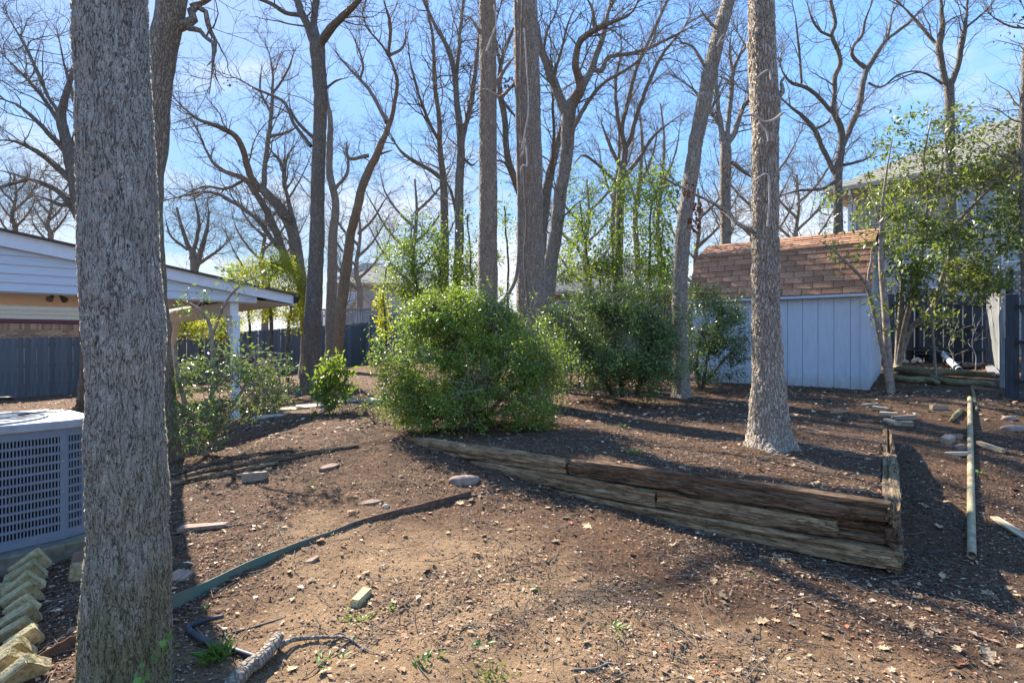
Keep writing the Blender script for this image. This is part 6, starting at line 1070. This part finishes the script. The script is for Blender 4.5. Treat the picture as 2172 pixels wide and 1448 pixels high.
def branch_part(name, pts, rad, lift, k=14, K=40, m=None):
    w = [];
    for (x, y), r, l in zip(pts, rad, lift): p = G(x, y); w.append((p.x - c0.x, p.y - c0.y, p.z + r + l - c0.z, r))
    q = resample(w, K); q[:, 3] *= 1 + .2 * (fbm(np.linspace(0, 6, K), np.full(K, rad[0] * 99), 4) - .47); v, f = tubes(q[None, :, :3], q[None, :, 3], k)
    f = [tuple(a_) for a_ in f] + [tuple(range(k - 1, -1, -1)), tuple(range(len(v) - k, len(v)))]
    return link(name, mesh_py(name, v, f, True), m or M['barkpale'], lg)
branch_part('branch_wood', [(480, 1500), (520, 1452), (550, 1424), (575, 1398), (592, 1376)], [.036, .036, .032, .03, .027], [.0, .0, .004, .012, .02]); branch_part('side_limb', [(590, 1392), (615, 1372), (650, 1362), (700, 1356), (740, 1358), (775, 1380)], [.014, .012, .010, .008, .006, .004], [.02, .012, .01, .006, .004, .002], 8); branch_part('twig', [(700, 1356), (725, 1350), (770, 1372), (820, 1396)], [.004, .004, .003, .002], [.01, .01, .004, .002], 6, m=M['twig'])
for pts, r, lab, m in [([(470, 1352), (540, 1330), (606, 1310)], [.006, .005, .003], 'long brown stick under the bent black pipe', 'twigdark'), ([(458, 1320), (474, 1342), (484, 1360), (504, 1358)], [.006, .005, .004, .003], 'crooked pale twig beside the bent black pipe', 'twig'), ([(414, 1330), (440, 1356), (470, 1348)], [.004, .004, .003], 'small pale twig tucked in the pipe bend', 'twig'), ([(640, 1448), (740, 1360), (830, 1300), (890, 1262)], [.003, .003, .0025, .002], 'long straight dark stalk across the bare sand', 'twigdark'), ([(720, 1448), (820, 1392), (880, 1350)], [.002, .002, .0015], 'shorter dark stalk right of the cut branch', 'twigdark'), ([(476, 1120), (520, 1112), (556, 1098)], [.005, .004, .003], 'curved grey twig beside the reddish slab', 'twig'), ([(1212, 1424), (1262, 1420), (1298, 1412), (1330, 1442)], [.006, .006, .005, .004], 'pale forked twig on the sand at the bottom edge', 'twig'), ([(1262, 1402), (1292, 1414), (1312, 1444)], [.005, .005, .004], 'upper fork of the pale twig at the bottom edge', 'twig'), ([(1640, 1292), (1760, 1330), (1900, 1356)], [.003, .003, .002], 'thin dark stem lying on the right sand', 'twigdark'), ([(1700, 905), (1760, 920), (1830, 935)], [.006, .005, .003], 'pale stick on the raised bed right of the lone trunk', 'twig'), ([(1580, 970), (1680, 978), (1760, 1000)], [.007, .005, .003], 'pale root like stick at the foot of the lone trunk', 'twig'), ([(1890, 990), (1912, 950), (1925, 935)], [.005, .004, .003], 'twig sticking out over the side timber', 'twig'), ([(1160, 1075), (1195, 1058), (1230, 1070)], [.003, .003, .002], 'thin stalk by the fern tuft under the wall', 'twigdark')]:
    lying('stick', lab, 'stick', pts, r, M[m], 6, None, True, 24)
# path lights, lantern, junk by the fence
for px, py, s, lab in [(632, 846, .16, 'verdigris shell path light standing left of the straight trunk'), (674, 862, .19, 'verdigris shell path light half hidden by the laurel shrub'), (816, 858, .17, 'verdigris path light lying at the left edge of the holly bush')]:
    p = G(px, py); r = empty('path_light', p, lab, 'path light', 'verdigris path lights'); MB().tube([(0, 0, -.05), (0, 0, s * .5)], .012, 8).build('stake', M['verdigris'], r, smooth=True)
    for i in range(4): MB().tube([(0, 0, s * (.45 + i * .2)), (0, 0, s * (.58 + i * .2)), (0, 0, s * (.64 + i * .2))], [s * (.28 + .16 * (i in (1, 2))), s * (.42 + .1 * (i in (1, 2))), s * .25], 16).build('shade_ring', M['verdigris'], r, smooth=False)
    MB().tube([(0, 0, s * 1.24), (0, 0, s * 1.36), (0, 0, s * 1.46)], [s * .4, s * .3, s * .05], 16).build('cap', M['verdigris'], r, smooth=True)
p = G(1958, 768); r = empty('stone_lantern', p + Vector((0, 0, .12)), 'small dark tiered lantern standing before the dark fence', 'lantern')
for i, (w, z) in enumerate([(.16, 0), (.26, .07), (.2, .14), (.13, .2)]): MB().tube([(0, 0, z), (0, 0, z + .03), (0, 0, z + .065)], [w, w * .95, w * .5], 12).build('tier', M['black'], r)
lying('white_rock', 'white broken rock beside the dark tiered lantern', 'rock', [(1935, 772), (1945, 770), (1955, 772)], [.03, .09, .03], M['flag'], 9, .05, False, 10); lying('white_rock', 'flat white rock chip left of the dark tiered lantern', 'rock', [(1912, 770), (1920, 769), (1928, 770)], [.02, .06, .02], M['flag'], 9, .02, False, 10)
for px, py, lab in [(2036, 782, 'crumpled dark tarp scrap by the mossy logs'), (2060, 780, 'pale crumpled scrap right of the dark tarp scrap')]:
    p = G(px, py); n = 14; xs = np.linspace(-.25, .25, n); gx_, gy_ = np.meshgrid(xs, xs); hh_ = .16 * fbm(gx_ * 9 + px, gy_ * 9, 6, 3) + .02; v = np.stack([gx_ * 1.1, gy_ * .7, hh_], -1).reshape(-1, 3); ii = np.arange(n * n).reshape(n, n); f = np.stack([ii[:-1, :-1], ii[:-1, 1:], ii[1:, 1:], ii[1:, :-1]], -1).reshape(-1, 4)
    tag(link('tarp_scrap', mesh_np('tarp_scrap', v, f), M['black'] if 'dark' in lab else M['weathered'], None, tuple(p)), lab, 'scrap')
dp = G(10, 858); o = MB().tube([(-1.2, -.3, .12), (-.2, 0, .14), (0, .0, .14)], .05, 10).build('drain_pipe', M['black'], None, (dp.x + .2, dp.y, dp.z + .02), smooth=True); tag(o, 'black drain pipe end lying under the left fence', 'drain pipe')

# oak leaves big enough to be picked out one by one
def oakleaf(seed):
    r_ = random.Random(seed); side = [(0, .0), (.12, .06), (.2, .22), (.3, .1), (.42, .34), (.54, .14), (.68, .3), (.8, .12), (1, .02)]
    pts = [(x, y * r_.uniform(.8, 1.2)) for x, y in side] + [(x, -y * r_.uniform(.8, 1.2)) for x, y in side[-2:0:-1]]
    n = len(pts); v = [(x - .5, y, .28 * (x - .5) ** 2 * r_.choice((-.2, 1, 1.6)) + .7 * abs(y) ** 1.3 * r_.uniform(.1, .9) + r_.uniform(0, .04)) for x, y in pts] + [(-.2, 0, .01), (.2, 0, .01)]
    f = []
    for i in range(n):
        m = n if (pts[i][0] + pts[(i + 1) % n][0]) / 2 < .5 else n + 1; f.append((i, (i + 1) % n, m))
    k = next(i for i in range(n) if pts[i][0] > .5); f.append((k - 1, n + 1, n)) ; f.append((n, n + 1, n - k + 1 if n - k + 1 < n else 0))
    me = mesh_py('fallen_leaf', v, f); return me
lm = [oakleaf(i) for i in range(6)]; lr = [oakleaf(i + 20) for i in range(2)]
for m in lm: m.materials.append(M['dryleaf'])
for m in lr: m.materials.append(M['rustleaf'])
spots = [(1000, 1062), (975, 1068), (1098, 1053), (1165, 1080), (1185, 1073), (1210, 1110), (1200, 1098), (1245, 1088), (1245, 1115), (1340, 1178), (1080, 1128), (1178, 1148), (950, 1128), (1012, 1175), (1035, 1202), (680, 1150), (700, 1135), (748, 1115), (745, 1090), (676, 1150), (570, 995), (528, 998), (905, 1215), (1240, 1365), (1530, 1268), (1395, 1262), (1840, 1275), (1945, 1270), (1615, 1320), (1680, 1325), (1750, 1350), (1930, 1330), (1800, 1400), (2040, 1410), (2100, 1390), (1500, 1350), (1900, 1240), (2000, 1225), (2140, 1250), (1960, 1075), (2005, 1065), (2030, 1060), (1950, 1010), (1990, 1120), (2120, 1000), (2150, 1040), (1880, 1030), (1860, 1040), (1720, 1030), (1745, 1035), (1500, 990), (1350, 965), (620, 960), (660, 1235), (455, 1250), (690, 1430), (620, 1420)]
for i in range(95):
    x = rng.uniform(.9, 3.4); y = rng.uniform(2.5, 6.0); px = CX + x / y * F; py = CY + (CZ - hz(x, y)) / y * F; spots.append((px, py))
for i in range(60):
    x = rng.uniform(-3.2, 1.5); y = rng.uniform(2.6, 9.0); spots.append((CX + x / y * F, CY + (CZ - hz(x, y)) / y * F))
for i, (px, py) in enumerate(spots):
    p = G(px, py); red = i % 14 == 5
    o = link('fallen_leaf', random.choice(lr if red else lm), None, None, (p.x, p.y, p.z + .006), (random.uniform(-.35, .35), random.uniform(-.35, .35), random.uniform(0, 6.28))); s = random.uniform(.05, .1) if i < 57 else random.uniform(.035, .075); o.scale = (s, s, s)
    if red: tag(o, 'curled rust red oak leaf fallen on the mulch', 'leaf', 'rust red fallen oak leaves')
    else: tag(o, 'curled tan oak leaf fallen on the dirt', 'leaf', 'tan fallen oak leaves')
# weeds
def tuft(label, px, py, n, L, mat_, name='weed', spread=.05, blade=False, cat='weed', group=None, w=.35):
    p = G(px, py); r = empty(name, p, label, cat, group); rows = []
    for i in range(n):
        a = random.uniform(0, 6.28); l = L * random.uniform(.6, 1.2); el = random.uniform(.5, 1.3) if blade else random.uniform(.1, .9); b0 = np.array([random.gauss(0, spread * .4), random.gauss(0, spread * .4), 0]); d = np.array([math.cos(a) * math.cos(el), math.sin(a) * math.cos(el), math.sin(el)]); s = np.array([-math.sin(a), math.cos(a), 0]) * l * (.045 if blade else w / 2)
        m = b0 + d * l * .55; e = b0 + d * l * (1.0) - np.array([0, 0, l * .22]); rows.append((b0, m + s, e, m - s))
    v = np.array(rows).reshape(-1, 3); i4 = np.arange(n)[:, None] * 4; f = np.concatenate([np.concatenate([i4, i4 + 1, i4 + 2], 1), np.concatenate([i4, i4 + 2, i4 + 3], 1)], 0)
    o = link('blades' if blade else 'leaves', mesh_np('leaves', v, f, False, rnd=np.repeat(rng.random(n), 4)), mat_, r); o['kind'] = 'stuff'
    MB().tube([(0, 0, -.01), (0, 0, L * .3)], .002, 5).build('stem', M['twigdark'], r)
tuft('bright grass tuft beside the bent black pipe', 462, 1412, 70, .12, M['grass'], 'grass_tuft', .05, True, 'grass tuft')
tuft('grass tuft at the bottom edge left of the pale forked twig', 1036, 1440, 60, .06, M['grass'], 'grass_tuft', .12, True, 'grass tuft')
tuft('dark fern tuft growing out at the foot of the timber wall', 1218, 1040, 26, .09, M['hollydark'], 'weed', .06); tuft('small leafy weed right of the fern tuft', 1278, 1056, 14, .06, M['hollydark']); tuft('small fern in the joint between the two top timbers', 1212, 990, 16, .07, M['hollydark']); tuft('leafy weed on the raised bed behind the wall', 1346, 962, 18, .09, M['holly'])
WEEDS = ['wide patch of tiny weeds left of the mossy brick', 'sprig cluster right of the cut branch', 'grassy weed patch near the middle of the bare sand', 'weed beside the shorter dark stalk', 'tiny sprouts right of the mossy brick', 'low weed in the middle of the bottom sand', 'seedling leaf below the fern tuft', 'bright sprout in front of the bottom timber', 'green sprout at the outer foot of the wall corner', 'sprout by the green end of the steel edging', 'sprig below the lone thin brick', 'yellowish weed right of the steel pole', 'tiny weed above the steel edging middle', 'weed at the right foot of the big holly bush', 'weed on the raised bed behind the holly', 'small sprout on the open sand before the wall', 'leafy weed among the tumbled pavers']
for i, (px, py, n, L) in enumerate([(755, 1308, 26, .05), (900, 1400, 18, .06), (1305, 1335, 22, .05), (700, 1395, 14, .05), (830, 1290, 12, .04), (1020, 1372, 12, .05), (1240, 1040, 8, .05), (1608, 1222, 6, .05), (1900, 1190, 6, .05), (430, 1290, 10, .05), (1788, 882, 8, .05), (2075, 1005, 14, .07), (668, 1030, 7, .05), (1100, 895, 9, .07), (1320, 905, 9, .07), (1140, 1250, 9, .04), (60, 1390, 12, .06)]):
    tuft(WEEDS[i], px, py, n, L, M['grass'] if i % 2 else M['privet'], 'weed', .05 if i > 3 else .1, False, 'weed', 'small weeds sprouting from the dirt')
for px, py, Y, s, lab in [(362, 1362, 2.14, 1, 'ivy leaves clinging to the right foot of the huge trunk'), (338, 1386, 2.10, 1, 'ivy sprig low on the huge trunk'), (302, 1428, 2.09, 1, 'lowest ivy sprig on the huge trunk')]:
    c = to_np(P(px, py, Y)); r = empty('ivy_sprig', c, lab, 'ivy'); q = rng.normal(0, .012, (6, 3)); leafmesh('leaves', q, .035, M['grass'], r, .3, .8); MB().tube([(0, .02, -.05), (0, .01, 0), (.01, 0, .02)], .0015, 4).build('stem', M['twigdark'], r)
for px, py, n, sz, lab in [(596, 830, 30, .09, 'small evergreen seedling left of the path light'), (560, 880, 50, .06, 'low dark groundcover sprig at the foot of the leggy shrub'), (775, 880, 30, .05, 'straggly little shrub left of the big holly bush'), (795, 900, 24, .045, 'low straggly sprig at the left foot of the big holly bush'), (735, 880, 16, .05, 'tiny dark sprig under the laurel shrub'), (1480, 815, 30, .05, 'small sprig at the foot of the leaning trunk'), (1415, 760, 40, .06, 'yellowish sprig glowing beside the leaning trunk')]:
    p = G(px, py); r = empty('seedling', p, lab, 'seedling'); H_ = p.y / F * 46; q = np.stack([rng.normal(0, H_ * .35, n), rng.normal(0, H_ * .35, n), rng.uniform(.1, 1, n) * H_], 1); leafmesh('leaves', np.repeat(q, 3, 0) + rng.normal(0, .03, (n * 3, 3)), sz, M['yellowgreen'] if 'yellow' in lab else M['hollydark'], r)
    v, f = tubes(np.stack([np.zeros((n, 3)), q * .5 + rng.normal(0, .02, q.shape), q], 1), np.full((n, 3), .0025), 4); o = link('twigs', mesh_np('twigs', v, f), M['twigdark'], r); o['kind'] = 'stuff'
o = MB().tube([(.0, .0, .0), (.12, .03, .015), (.26, -.02, .02), (.36, .04, .04)], [.006, .005, .004, .003], 6).tube([(.12, .03, .015), (.18, .12, .03)], [.004, .003], 5).build('twig', M['twigdark'], None, (-3.25, 3.72, 0.24 + .76 + .018)); tag(o, 'dry twig lying on top of the air conditioner', 'twig')
